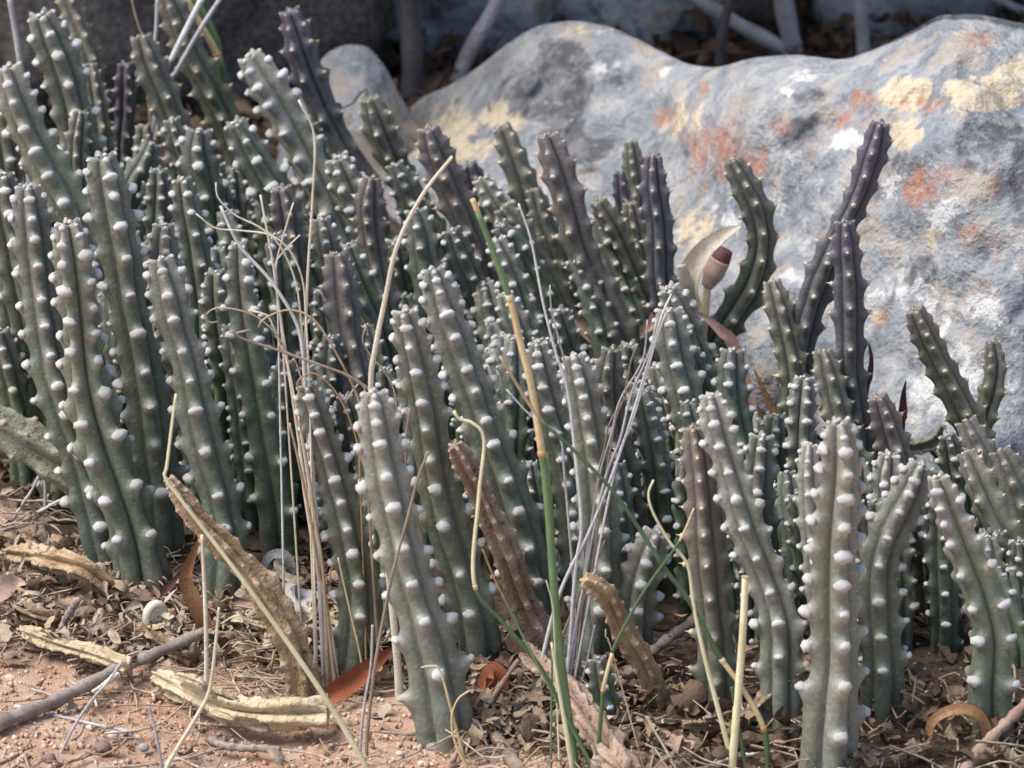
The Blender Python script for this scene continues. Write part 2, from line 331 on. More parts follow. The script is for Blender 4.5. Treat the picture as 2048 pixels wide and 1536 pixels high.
# ------------------------------------------------------------------ succulent stems
def lathe(prof, K, name, mat, jit=0, seed=0):
    rg = np.random.RandomState(seed); V = []; M = len(prof)
    for (r, z) in prof:
        for k in range(K):
            a = 2*math.pi*k/K; rr = r*(1+rg.uniform(-jit, jit)); V.append((rr*math.cos(a), rr*math.sin(a), z+rg.uniform(-jit, jit)*.4))
    V += [(0, 0, prof[0][1]), (0, 0, prof[-1][1])]; Q = []; T = []
    for i in range(M-1):
        for k in range(K): k2 = (k+1) % K; Q.append((i*K+k, i*K+k2, (i+1)*K+k2, (i+1)*K+k))
    for k in range(K): k2 = (k+1) % K; T += [(M*K, k2, k), (M*K+1, (M-1)*K+k, (M-1)*K+k2)]
    return npmesh(name, V, Q, T, mat)
KN = {'w': [lathe([(.85, -.6), (1.0, 0.0), (.74, .5), (.30, .92)], 7, 'knob', MK['w'], .20, s) for s in range(6)],
      'c': [lathe([(.95, -.7), (1.0, .05), (.62, .55), (.22, .8), (.05, 1.9)], 6, 'knob', MK['c'], .14, s) for s in range(3)],
      'd': [lathe([(.7, -.7), (1.0, -.1), (.8, .4), (.35, .7)], 7, 'knob', MK['d'], .25, s) for s in range(3)]}
NSTEM = 0
ALLBASE = []
def stem(path, gy, wt, wb, kind, label=None, cat='succulent', group=None, name='succulent_stem', n=None, phase=None, lean=None,
         knob=None, sp=None, seed=None, hi=True, lying=False, shrivel=0.0, mat=None, ks=1.0, tipscale=1.0, knobs=True, rise=0.012):
    """path: pixels tip -> base ; gy: picture row where the base meets the ground"""
    global NSTEM; NSTEM += 1
    rg = np.random.RandomState(NSTEM*13+5 if seed is None else seed)
    pts = [tuple(map(float, p)) for p in path]
    if lying:
        P = []
        for i, (x, y) in enumerate(pts[::-1]):
            q = ground(x, y); r = px2m(wb+(wt-wb)*i/(len(pts)-1), q)*.42
            hgt = rise if np.isscalar(rise) else rise[::-1][i]
            q = ground(x, y, r*.8+hgt); P.append(q)
        P = np.array(P)
    else:
        if pts[-1][1] < gy-8:
            (x0, y0), (x1, y1) = pts[-2], pts[-1]
            k = (x1-x0)/max(20., y1-y0); dy = gy-y1
            pts.append((x1+k*dy*.38, y1+dy*.5)); pts.append((x1+k*dy*.55, gy))
        base = ground(*pts[-1]); ytop = pts[0][1]; yb = pts[-1][1]
        lean = rg.uniform(-.012, .022) if lean is None else lean
        P = np.array([onplane(x, y, base[1] + lean*((yb-y)/max(1, yb-ytop))**1.3) for (x, y) in pts[::-1]])
        P[0] -= np.array([0, 0, .008])
    ALLBASE.append(P[0][:2])
    wm = px2m(1.0, P[0]); Rt = wt*.5*wm*.88; Rb = wb*.5*wm*.92; Rm = .5*(Rt+Rb)
    L = np.linalg.norm(np.diff(P, axis=0), axis=1).sum()
    n = (4 if rg.rand() < .7 else 5) if n is None else n
    if phase is None: phase = rg.choice([0, 0, 0, .5])*2*math.pi/n + rg.normal()*.16
    step = (.13 if hi else .2)*Rm; M = int(min(190, max(24, L/step))); KR = 12 if hi else 8; K = n*KR
    C = catmull(P, M); s = np.linspace(0, L, M); d = L - s
    C = C + (rg.normal(size=3)*0)[None, :]
    wob = np.stack([np.sin(s/Rm*.55+rg.uniform(0, 6)), np.sin(s/Rm*.47+rg.uniform(0, 6)), 0*s], 1)*Rm*rg.uniform(.05, .13); C = C + wob
    toC = CAM - P[len(P)//2]; toC /= np.linalg.norm(toC)
    T, Nn, B = frames(C, toC)
    f = s/L; R = Rb + (Rt-Rb)*f**.85
    R = R*(1 + rg.uniform(.03, .08)*np.sin(s/Rm*rg.uniform(.5, 1.0)+rg.uniform(0, 6)))
    u = np.clip(1-d/(3.0*Rt), 0, 1); R = R*(1-.38*u**1.8)
    twist = rg.normal()*.25*f
    th = np.arange(K)*2*math.pi/K
    delta = ((th*n/(2*math.pi)+.5) % 1 - .5)*2*math.pi/n
    dd = 1/(1+math.sin(math.pi/n)); rho = dd*math.sin(math.pi/n)*.985; core = .34
    if shrivel: dd, rho, core = .70, .25, .46
    disc = rho**2 - (dd*np.sin(delta))**2
    prof = np.where(disc > 0, dd*np.cos(delta)+np.sqrt(np.maximum(disc, 0)), 0); prof = np.maximum(prof, core)
    kn = knob or ('c' if kind in 'pov' else 'w')
    spc = sp or ({'v': 1.5, 'p': 1.75, 'o': 1.55, 'w': 1.3, 'g': 1.55, 'm': 1.25}.get(kind, 1.2)*rg.uniform(.9, 1.1))
    amp = {'w': .42, 'g': .42, 'm': .44, 'p': .40, 'o': .38, 'v': .40}.get(kind, .3)*(1 if not shrivel else .45)
    ang = th[None, :] + phase + twist[:, None]
    rad = np.cos(ang)[:, :, None]*Nn[:, None, :] + np.sin(ang)[:, :, None]*B[:, None, :]
    rr = np.repeat(prof[None, :], M, 0)
    G = np.zeros((M, K)); teeth = []
    Rfun = lambda x: np.interp(x, s, R)
    for j in range(n):
        dj = ((th - j*2*math.pi/n + math.pi) % (2*math.pi)) - math.pi
        gth = np.exp(-(dj/(.33 if n == 4 else .29))**2)
        x = L - .10*Rt; off = rg.uniform(0, .4)*spc*Rt; first = True; k = 0
        while x > (.16 if L > 8*Rm else .08)*L + .2*Rb:
            ds = s - x; gs = np.exp(-(ds/np.where(ds < 0, .46*Rm, .27*Rm))**2)
            G = np.maximum(G, gs[:, None]*gth[None, :]*rg.uniform(.8, 1.1)); teeth.append((x, j, k))
            k += 1; grow = min(1, .42+.16*k)
            x -= spc*1.18*grow*(1+.45*(1-x/L)**1.5)*Rfun(x)/.9*rg.uniform(.82, 1.18)
            if first: x -= off*.5; first = False
    al = (.28 + .95*np.clip(1-d/(1.6*Rt), 0, 1))
    dirv = rad*np.cos(al)[:, None, None] + T[:, None, :]*np.sin(al)[:, None, None]
    V = C[:, None, :] + rad*(R[:, None]*rr)[:, :, None] + dirv*(amp*R[:, None]*G)[:, :, None]
    rough = sines(V*1.0, NSTEM, 2.2/Rm, 5)*.035 + sines(V, NSTEM+99, 6/Rm, 5)*.012
    if shrivel:
        SS, TH = np.meshgrid(s/Rm, th, indexing='ij'); rough = sines(V, NSTEM, 1.3/Rm, 5)*.13*shrivel + sines(V, NSTEM+7, 3.5/Rm, 6)*.05*shrivel
        for q in range(7):
            mm = rg.randint(3, 11); rough = rough + .05*shrivel*np.sin(mm*TH + rg.uniform(-.5, .5)*SS + 1.2*np.sin(SS*rg.uniform(.3, .9)+q) + rg.uniform(0, 6))
    V = V + rad*(R[:, None]*rough)[:, :, None]
    tt = np.repeat(f[:, None], K, 1); bb = G
    Vf = V.reshape(-1, 3)
    apex = C[-1] - T[-1]*R[-1]*.15; bot = C[0]
    Vf = np.vstack([Vf, apex, bot]); kk = np.arange(K); k2 = (kk+1) % K
    i, j = np.meshgrid(np.arange(M-1), np.arange(K), indexing='ij'); j2 = (j+1) % K
    Q = np.stack([i*K+j, i*K+j2, (i+1)*K+j2, (i+1)*K+j], -1).reshape(-1, 4)
    Tr = np.vstack([np.stack([np.full(K, M*K), (M-1)*K+kk, (M-1)*K+k2], 1), np.stack([np.full(K, M*K+1), k2, kk], 1)])
    org = P[0] + np.array([0, 0, .008]) if not lying else P[0]
    me = npmesh(name, Vf-org, Q, Tr, mat or MS[kind], True, {'t': np.append(tt.ravel(), [1, 0]), 'b': np.append(bb.ravel(), [0.3, 0])})
    o = link(bpy.data.objects.new(name, me)); o.location = org
    setp(o, label, cat, group)
    if not knobs: return o
    kr = {'w': .285, 'c': .17, 'd': .18}[kn]*ks
    def put(pos, dr, size, tdir=None, wide=1.0):
        mh = KN[kn][rg.randint(len(KN[kn]))]
        k = bpy.data.objects.new('knob', mh)
        z = Vector(dr).normalized(); x = Vector(tdir).cross(z) if tdir is not None else z.orthogonal()
        x = (x if x.length > 1e-4 else z.orthogonal()).normalized(); y = z.cross(x); q = Matrix((x, y, z)).transposed()
        k.matrix_basis = Matrix.Translation(Vector(pos-org)) @ q.to_4x4() @ Matrix.Diagonal((size*wide*rg.uniform(.85, 1.15), size*rg.uniform(.8, 1.05), size*rg.uniform(.75, 1.05), 1))
        COL.objects.link(k); k.parent = o
    for (x, j, k) in teeth:
        a = j*2*math.pi/n + phase + np.interp(x, s, twist)
        ii = min(M-1, int(round(x/L*(M-1))))
        nrm = math.cos(a)*Nn[ii]+math.sin(a)*B[ii]
        if not lying and nrm@toC < -.45: continue
        if rg.rand() < (.02 if not shrivel else .25): continue
        ia = int(round(((a-phase-twist[ii]) % (2*math.pi))/(2*math.pi)*K)) % K
        rxy = R[ii]
        dr = nrm*math.cos(al[ii]) + T[ii]*math.sin(al[ii])
        sz = kr*(.55*Rm+.45*rxy)*(.68 if k == 0 else 1.0)*rg.uniform(.68, 1.22)*(1.0 if f[ii] > .3 else .92)
        put(V[ii, ia] - dr*sz*(.42 if kn == 'w' else .3), dr, sz, T[ii], 1.28 if kn == 'w' and k > 0 else 1.0)
    if not shrivel:
        for q in range(3):
            a = rg.uniform(0, 6.28); put(C[-1] + (math.cos(a)*Nn[-1]+math.sin(a)*B[-1])*R[-1]*.28 + T[-1]*R[-1]*.15, T[-1]+.2*rg.normal(size=3), kr*Rm*.42)
    return o

GW = 'grey-green succulent stems with white woolly knobs'
LBW = ('grey-green ribbed succulent stem with white woolly knobs in the crowd of the clump', 'white-knobbed stems in the clump')
LBG = ('smooth green ribbed succulent stem half hidden among taller neighbours', 'green stems inside the clump')
LBP = ('young purple-tinged succulent stem with small cream teeth poking out of the clump', 'young purple stems')
LBO = ('olive-brown succulent stem with small cream teeth towards the back of the clump', 'olive stems at the back')
LBM = ('pale bloom-dusted succulent stem with crowded white knobs', 'pale bloom-dusted stems')
DEF = {'v': LBP, 'w': LBW, 'g': LBG, 'p': LBP, 'o': LBO, 'm': LBM}
# (path tip->base in photo pixels, base row, width at tip, width at base, kind, own label or None)
ST = [
 ([(18,135),(50,240),(95,340),(150,440),(200,560)], 900, 78, 90, 'w', 'white-knobbed stem bending from the left edge of the clump under the purple sprouts'),
 ([(85,32),(110,110),(135,200),(165,330),(190,500)], 760, 84, 92, 'w', 'thick many-headed stem with white knobs at the back left, below the dark rock'),
 ([(125,-40),(160,60),(185,150),(200,240)], 500, 46, 52, 'o', None),
 ([(252,128),(250,200),(245,300)], 580, 46, 52, 'p', 'short purple stem with a forked crown between two thick grey-green stems'),
 ([(283,74),(300,130),(330,210),(355,290),(370,380)], 650, 66, 80, 'o', 'stout olive stem with cream teeth where two grey grass stalks cross'),
 ([(335,-12),(365,60),(395,130),(430,200),(470,290)], 530, 64, 72, 'o', 'tall dark olive stem touched by the yellow-and-green reed at the back'),
 ([(577,22),(603,110),(642,200),(690,300),(730,400)], 560, 66, 78, 'p', 'tall dark purple stem rising beside the small rusty-patched rock'),
 ([(500,114),(545,190),(595,280),(640,360),(690,470),(730,600)], 720, 80, 92, 'm', 'pale wax-coated stem with large white knobs in front of the dark purple stem'),
 ([(470,245),(500,310),(535,370),(580,450),(620,560)], 800, 72, 85, 'g', 'green white-knobbed stem with an arrow-shaped tip beside the knobbly white crown'),
 ([(400,262),(395,310),(405,370),(420,460),(435,560)], 790, 72, 78, 'g', 'short green stem with a lumpy crown of swollen white knobs'),
 ([(284,252),(290,320),(300,400)], 680, 50, 58, 'o', None),
 ([(300,287),(286,330),(264,375),(250,430)], 730, 56, 62, 'g', 'green stem leaning across the others with a three-knobbed tip'),
 ([(160,224),(155,290),(160,370),(180,450)], 800, 46, 58, 'o', None),
 ([(205,315),(222,400),(240,500),(252,600),(275,700),(300,820),(315,950)], 1120, 82, 98, 'w', 'tall white-knobbed stem just behind the two pale leftmost front stems'),
 ([(58,374),(65,480),(80,600),(105,720),(135,840),(170,960),(205,1080)], 1160, 76, 92, 'w', 'leftmost tall front stem, square-topped with bright white knobs'),
 ([(134,446),(145,550),(160,650),(180,770),(205,880),(235,980),(270,1090),(300,1190)], 1195, 70, 132, 'w', 'thick tan-grey front stem tapering upward, rooted beside the snail shell'),
 ([(322,520),(335,580),(350,650),(378,740),(398,830),(420,930),(438,1010),(450,1100),(445,1205)], 1205, 70, 98, 'w', 'white-knobbed front stem touched by the kinked straw near the dead tan stem'),
 ([(330,449),(330,520),(340,650),(375,780),(400,900)], 1080, 62, 80, 'w', None),
 ([(366,360),(378,430),(390,520),(405,640),(415,800)], 960, 60, 72, 'g', None),
 ([(478,490),(482,600),(495,700),(515,800),(535,900),(550,1000),(560,1110)], 1135, 62, 100, 'g', 'tall green stem with a mauve tip standing left of the tuft of curly straw'),
 ([(558,378),(575,450),(590,560),(605,680)], 880, 64, 74, 'v', 'mauve stem tip behind the tuft of curly straw'),
 ([(6,350),(15,430),(35,560),(60,680),(85,790),(100,900)], 990, 66, 82, 'g', 'blue-green stem cut by the left edge behind the leftmost front stem'),
 ([(738,197),(765,270),(800,340),(840,420),(880,500)], 620, 62, 78, 'o', 'dark olive stem with round white knobs leaning over a cream strip of bark'),
 ([(676,318),(705,390),(735,460),(770,550),(800,640)], 790, 66, 78, 'w', None),
 ([(745,355),(742,430),(750,520),(765,620),(780,720)], 910, 56, 70, 'v', None),
 ([(858,258),(885,330),(910,400),(940,480),(965,560),(985,650)], 790, 64, 82, 'v', 'dusky stem with cream teeth crossing behind the green reed tip'),
 ([(1003,255),(1030,330),(1055,400),(1080,480)], 680, 66, 76, 'o', None),
 ([(1095,272),(1115,340),(1135,410),(1160,490),(1195,570),(1225,640),(1250,720)], 870, 64, 98, 'v', 'thick dusky purple stem leaning left in front of the boulder, widest of the purple ones'),
 ([(1262,285),(1270,350),(1275,430)], 640, 44, 52, 'o', None),
 ([(1238,345),(1242,400),(1250,480)], 690, 36, 42, 'p', None),
 ([(1310,313),(1308,380),(1318,470),(1325,560),(1340,650)], 880, 56, 72, 'p', 'upright slate-purple stem against the boulder right of the clump centre'),
 ([(1465,320),(1490,375),(1512,430),(1520,500),(1500,575),(1450,650),(1410,720)], 850, 60, 82, 'o', 'olive stem curved like a bow in front of the boulder'),
 ([(1758,248),(1745,310),(1725,380),(1690,450),(1655,520),(1625,600),(1605,700)], 985, 54, 78, 'p', 'long purple stem slanting to the right across the lichen-spotted boulder'),
 ([(1692,444),(1695,540),(1697,640),(1703,740),(1710,820)], 1040, 60, 72, 'p', 'straight upright purple stem in front of the slanting purple stem'),
 ([(1545,565),(1562,630),(1578,720),(1590,820)], 1010, 56, 74, 'o', None),
 ([(1828,620),(1855,680),(1890,750),(1925,820),(1950,880)], 1060, 58, 78, 'o', 'dark stem leaning left at the right end of the clump, left arm of a V'),
 ([(1987,684),(1992,735),(1980,790),(1960,850)], 1040, 50, 62, 'o', 'short dark stem leaning right, right arm of a V before the boulder'),
 ([(668,510),(682,580),(695,660),(708,740),(715,820),(725,920)], 1030, 68, 84, 'v', 'brownish mauve ribbed stem crossed by a bent brown straw'),
 ([(700,491),(725,560),(752,640),(780,740)], 930, 56, 70, 'g', None),
 ([(831,421),(842,480),(855,560),(870,640)], 870, 64, 74, 'g', None),
 ([(960,358),(985,400),(1020,450),(1060,510)], 730, 54, 64, 'w', None),
 ([(1006,416),(1040,460),(1080,530),(1110,590)], 770, 52, 62, 'o', None),
 ([(1000,452),(1040,500),(1075,570),(1100,640)], 810, 52, 62, 'g', None),
 ([(993,479),(1015,540),(1040,610),(1060,690)], 900, 56, 68, 'w', None),
 ([(868,540),(890,620),(915,700),(945,790),(975,880),(1010,970),(1042,1070),(1062,1180)], 1290, 66, 122, 'w', 'long grey stem with swollen white knobs, leaning left behind the kinked cream straw'),
 ([(812,622),(828,700),(845,790),(862,880),(880,970),(900,1060),(925,1150),(945,1240)], 1345, 68, 112, 'w', 'grey stem between the long leaning stem and the pale two-ridged front stem'),
 ([(968,566),(980,620),(1000,700),(1012,800)], 880, 60, 74, 'w', None),
 ([(1005,676),(1008,750),(1022,840),(1040,930)], 1000, 70, 84, 'm', None),
 ([(1078,686),(1085,740),(1100,820),(1120,900),(1140,990),(1160,1090)], 1265, 58, 98, 'w', 'furrowed stem with a hollow-looking tip right beside the tall green reed'),
 ([(612,771),(632,850),(660,930),(685,1010),(703,1090),(715,1180),(712,1270),(705,1350)], 1365, 56, 106, 'w', 'slender tan-grey front stem behind the red-brown dry leaf'),
 ([(752,786),(760,880),(775,980),(795,1070),(820,1160),(850,1250),(870,1340),(885,1440)], 1490, 72, 132, 'm', 'pale stem with two rows of white knobs, rooted foremost on the bare sand'),
 ([(1335,577),(1360,630),(1390,700),(1410,780),(1420,860)], 1000, 62, 76, 'w', None),
 ([(1340,620),(1350,700),(1370,790),(1395,880),(1420,980)], 1110, 72, 86, 'w', None),
 ([(1221,698),(1218,770),(1228,850),(1245,940),(1260,1040)], 1185, 58, 78, 'o', None),
 ([(1145,713),(1165,790),(1180,870),(1192,960),(1198,1060),(1195,1160),(1180,1260)], 1350, 62, 116, 'w', 'blue-grey stem crossed by the bundle of thin grey stalks'),
 ([(1463,701),(1465,780),(1480,860),(1500,940),(1515,1020)], 1110, 68, 80, 'g', None),
 ([(1422,792),(1437,870),(1470,970),(1500,1060),(1533,1150),(1556,1240),(1560,1340)], 1465, 60, 108, 'm', 'pale cracked stem with a tight purple bud for its tip'),
 ([(1384,856),(1398,930),(1408,1010),(1415,1100),(1420,1200),(1430,1300)], 1425, 64, 92, 'v', 'brown-grey front stem with sharp little teeth standing behind the cut hollow straw'),
 ([(1522,874),(1520,950),(1515,1030),(1520,1120),(1530,1220)], 1270, 70, 82, 'w', 'stem with four white-knobbed ridges, left of the tallest pale right-hand stem'),
 ([(1678,844),(1678,930),(1670,1030),(1668,1130),(1672,1230),(1672,1320),(1660,1420)], 1555, 72, 142, 'm', 'tall pale knobbly stem, the thickest of the front stems on the right'),
 ([(1622,891),(1618,970),(1622,1060),(1635,1160),(1645,1260)], 1475, 46, 62, 'm', 'thin pale stem pressed against the thickest right-hand front stem'),
 ([(1840,931),(1812,1000),(1780,1070),(1760,1140),(1757,1230),(1762,1320)], 1430, 72, 102, 'w', 'stem leaning right so that its tip touches the tip of its neighbour'),
 ([(1880,956),(1905,1030),(1930,1110),(1960,1190),(1985,1280),(1985,1380)], 1475, 66, 118, 'w', 'stem leaning left with a double line of white knobs down its right side'),
 ([(1935,906),(1965,970),(1995,1040),(2030,1110),(2060,1190)], 1260, 66, 84, 'o', None),
 ([(1932,842),(1960,900),(1990,960),(2030,1030)], 1150, 62, 76, 'o', None),
 ([(1998,902),(2025,960),(2055,1030)], 1185, 66, 80, 'o', None),
 ([(2046,1096),(2040,1170),(2050,1260)], 1310, 56, 66, 'w', None),
 ([(1780,909),(1778,960),(1785,1040),(1790,1130)], 1300, 64, 76, 'w', None),
 ([(1755,795),(1775,860),(1800,940),(1820,1010)], 1180, 62, 76, 'v', None),
 ([(1642,704),(1660,770),(1680,840),(1705,910),(1725,980)], 1085, 60, 74, 'o', None),
 ([(1608,756),(1605,820),(1600,900),(1600,980)], 1140, 56, 70, 'w', None),
 ([(1572,946),(1580,1010),(1590,1090),(1600,1180)], 1240, 50, 64, 'g', None),
 ([(1312,1066),(1290,1130),(1274,1210),(1265,1290)], 1335, 76, 92, 'm', 'squat pale stem with a collapsed crown behind the crossing green reeds'),
 ([(1275,766),(1290,840),(1310,910),(1325,990),(1335,1070)], 1135, 60, 76, 'g', None),
 ([(1318,731),(1335,800),(1345,880),(1352,960)], 1050, 66, 76, 'w', None),
 ([(1196,1318),(1204,1370),(1220,1450)], 1470, 52, 58, 'g', 'tiny green sprout rooted among the dead stems at the front'),
 ([(208,182),(215,240),(225,320)], 600, 38, 44, 'p', None),
 ([(916,548),(925,620),(940,700)], 820, 54, 62, 'w', None),
 ([(850,674),(865,740),(890,830)], 930, 50, 62, 'g', None),
 ([(735,652),(745,740),(755,830)], 970, 46, 58, 'g', None),
 ([(790,482),(800,560),(815,650)], 830, 54, 64, 'g', None),
 ([(1262,406),(1272,470),(1285,560),(1295,640)], 730, 44, 56, 'o', None),
 ([(1195,402),(1230,460),(1262,530),(1290,610),(1310,690)], 770, 54, 68, 'o', None),
 ([(1193,436),(1215,500),(1245,580),(1275,660)], 800, 50, 62, 'g', None),
 ([(940,328),(955,380),(970,430)], 600, 50, 58, 'p', None),
 ([(312,342),(316,420),(320,500)], 800, 54, 62, 'g', None),
 ([(555,470),(560,560),(570,680)], 1000, 58, 70, 'g', None),
 ([(430,545),(435,640),(450,760)], 1020, 58, 70, 'g', None),
 ([(600,330),(625,400),(655,480)], 700, 54, 62, 'g', None),
 ([(640,440),(660,520),(690,620)], 880, 54, 66, 'w', None),
 ([(1120,620),(1140,700),(1160,780)], 950, 54, 66, 'g', None),
 ([(1030,560),(1060,640),(1090,720)], 860, 54, 64, 'w', None),
 ([(905,690),(925,770),(950,850)], 1010, 54, 66, 'g', None),
 ([(1850,1010),(1860,1080),(1880,1150)], 1290, 56, 66, 'g', None),
 ([(1990,1140),(2010,1200),(2030,1270)], 1330, 56, 66, 'g', None),
 ([(-12,170),(0,260),(15,340)], 700, 60, 70, 'w', None),
 ([(180,130),(190,200),(200,280)], 640, 46, 54, 'o', None),
 ([(430,330),(440,400),(455,480)], 760, 52, 62, 'g', None),
 ([(1440,930),(1455,1000),(1470,1080)], 1190, 52, 64, 'w', None),
 ([(1690,760),(1712,830),(1735,900)], 1030, 50, 62, 'g', None),
 ([(1895,870),(1905,940),(1920,1000)], 1120, 50, 62, 'g', None),
 ([(905,460),(930,530),(960,610)], 840, 54, 64, 'g', None),
 ([(1070,380),(1090,450),(1120,540)], 740, 50, 60, 'o', None),
 ([(620,250),(640,320),(665,400)], 640, 46, 56, 'o', None),
 ([(790,330),(815,400),(845,480)], 690, 50, 60, 'g', None),
 ([(1150,500),(1175,570),(1200,650)], 890, 50, 60, 'g', None),
 ([(345,240),(360,300),(380,370)], 690, 48, 56, 'g', None),
 ([(60,250),(75,330),(95,420)], 850, 54, 64, 'g', None),
 ([(1010,590),(1035,660),(1055,740)], 950, 54, 66, 'w', None),
 ([(1380,700),(1395,770),(1410,850)], 1060, 52, 62, 'w', None),
 ([(1720,960),(1735,1030),(1745,1110)], 1230, 54, 66, 'w', None),
 ([(1480,1010),(1490,1080),(1500,1160)], 1290, 50, 62, 'g', None),
]
LAB = {
 (125,-40): 'thin dark stem cut by the top edge behind the thick many-headed stem', (284,252): 'short olive stem under the stout olive one, behind the leaning green stem', (160,224): 'slim olive-mauve stem behind the square crown of the tall left stems',
 (330,449): 'stem right behind the white-knobbed stem touched by the kinked straw', (366,360): 'green stem with open toothed tip left of the curly straw tuft', (676,318): 'white-knobbed stem at the foot of the dark purple stem',
 (745,355): 'mauve stem with crown of fine teeth between the broad straw blade and the green fillers', (1003,255): 'olive stem just left of the thick dusky purple stem', (1262,285): 'thin olive stem standing behind the upright slate-purple stem', (1238,345): 'thinnest purple stem, between an olive stem and the slate-purple one',
 (1545,565): 'olive stem left of the crossing purple stems', (700,491): 'green stem pressed behind the brownish mauve stem', (831,421): 'green stem whose tip touches the broad straw blade', (960,358): 'white-knobbed stem with a tilted head right of the dusky stem behind the reed tip',
 (1006,416): 'tilted olive stem behind the long whitish bare stalk', (1000,452): 'tilted green stem under the tilted olive one by the whitish stalk', (993,479): 'white-knobbed stem behind the straw-yellow part of the tall reed', (968,566): 'stem with a cross-shaped white crown left of the tall reed',
 (1005,676): 'pale stem with a lumpy white crown behind the tall reed', (1335,577): 'white-knobbed stem directly below the slate-purple stem', (1340,620): 'white-knobbed stem behind the tips of the wiry grey bundle', (1221,698): 'olive stem crossed by the middle of the wiry grey bundle',
 (1463,701): 'green stem left of the papery brown blade', (1935,906): 'olive stem slanting right behind the stem with a double line of knobs', (1932,842): 'olive stem just below the fork of the V', (1998,902): 'olive stem cut by the right edge next to two slanting olive stems',
 (2046,1096): 'white-knobbed stem cut in half by the right edge', (1780,909): 'white-knobbed stem right behind the stem leaning right', (1755,795): 'mauve stem behind the thickest right-hand front stem, before the dark red leaf', (1642,704): 'olive stem at the foot of the straight upright purple stem',
 (1608,756): 'white-knobbed stem behind the four-ridged stem and left of the pale knobbly stem', (1572,946): 'short green stem between the four-ridged stem and the thin pale one', (1275,766): 'green stem right of the wiry grey bundle', (1318,731): 'white-knobbed stem below the wiry bundle tips, behind the purple-budded stem',
 (208,182): 'small purple sprout left of the forked-crown purple stem', (916,548): 'short white-knobbed stem behind the long leaning grey stem', (850,674): 'short green stem between two long grey stems near the kinked straw', (735,652): 'short green stem behind the lower part of the broad straw blade',
 (790,482): 'green stem just right of the broad straw blade', (1262,406): 'slim olive stem in front of the thinnest purple stem', (1195,402): 'bowed olive stem right of the thick dusky purple stem', (1193,436): 'green stem leaning along the right side of the thick dusky purple stem',
 (940,328): 'short dark reddish-purple stem between two leaning olive stems', (312,342): 'green stem under the three-knobbed leaning tip', (555,470): 'green stem behind the knot of the curly straw', (430,545): 'green stem in the gap left of the mauve-tipped green stem', (600,330): 'green stem under the pale wax-coated stem',
 (640,440): 'white-knobbed stem right of the thin upright straw', (1120,620): 'green stem behind the whitish bare stalk near the pinkish husk', (1030,560): 'white-knobbed stem right of the tall reed joint', (905,690): 'green stem squeezed between the long leaning stem and its neighbour',
 (1850,1010): 'green stem in the gap under the two touching tips', (1990,1140): 'green stem at the right edge below the slanting olive stems', (-12,170): 'white-knobbed stem cut by the left edge below the top', (180,130): 'olive stem squeezed behind the thick many-headed stem',
 (430,330): 'green stem right of the lumpy white crown', (1440,930): 'white-knobbed stem between the brown-grey toothed stem and the purple-budded stem', (1690,760): 'green stem under the straight upright purple stem', (1895,870): 'green stem under the bent withered stem',
 (905,460): 'green stem behind the green tip of the tall reed', (1070,380): 'olive stem in front of the thick dusky purple stem base', (620,250): 'olive stem squeezed between the wax-coated and the dark purple stems', (790,330): 'green stem below the dark olive leaning stem', (1150,500): 'green stem under the thick dusky purple stem',
 (345,240): 'green stem right of the stout olive stem, left of the lumpy white crown', (60,250): 'green stem hidden below the bending left stem', (1010,590): 'white-knobbed stem between the cross-shaped and the lumpy white crowns', (1380,700): 'white-knobbed stem behind the purple bud tip',
 (1720,960): 'white-knobbed stem right behind the thickest right-hand front stem', (1480,1010): 'green stem behind the brown-grey toothed stem',
}
for e in ST:
    path, gy, wt, wb, kind, lab = e
    lab = lab or LAB.get(path[0])
    if lab: stem(path, gy, wt, wb, kind, lab)
    else: stem(path, gy, wt, wb, kind, DEF[kind][0], group=DEF[kind][1])
# shorter stems filling the shaded inside of the clump
rgf = random.Random(4)
FX = [-40, 0, 250, 600, 700, 900, 1200, 1400, 1650, 2000, 2090]; FYF = [960, 980, 1080, 1060, 1270, 1330, 1230, 1300, 1380, 1350, 1350]
BXr = [-40, 560, 770, 1000, 1300, 1500, 1700, 1900, 2090]; BYr = [520, 520, 600, 640, 720, 800, 880, 960, 990]
EX = [-40, 600, 700, 850, 1000, 1300, 1500, 1700, 1900, 2090]; EY = [300, 320, 420, 500, 560, 660, 790, 850, 960, 980]
FX = [-300]+FX+[2350]; FYF = [860]+FYF+[1250]; cnt = 0; tries = 0
while cnt < 165 and tries < 14000:
    tries += 1
    x = rgf.uniform(-230, 2250); lo = np.interp(x, BXr, BYr); hi_ = np.interp(x, FX, FYF)
    if hi_ < lo + 30: continue
    gy = rgf.uniform(lo, hi_); P = ground(x, gy)[:2]
    if min(np.linalg.norm(P-b) for b in ALLBASE) < .0095: continue
    top = max(np.interp(x, EX, EY)+rgf.uniform(20, 120), gy-rgf.uniform(240, 420))
    if gy-top < 120: continue
    k = rgf.uniform(-60, 20)
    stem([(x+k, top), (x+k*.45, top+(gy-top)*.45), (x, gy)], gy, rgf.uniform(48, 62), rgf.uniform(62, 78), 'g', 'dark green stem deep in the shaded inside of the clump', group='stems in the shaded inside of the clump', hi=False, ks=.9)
    cnt += 1
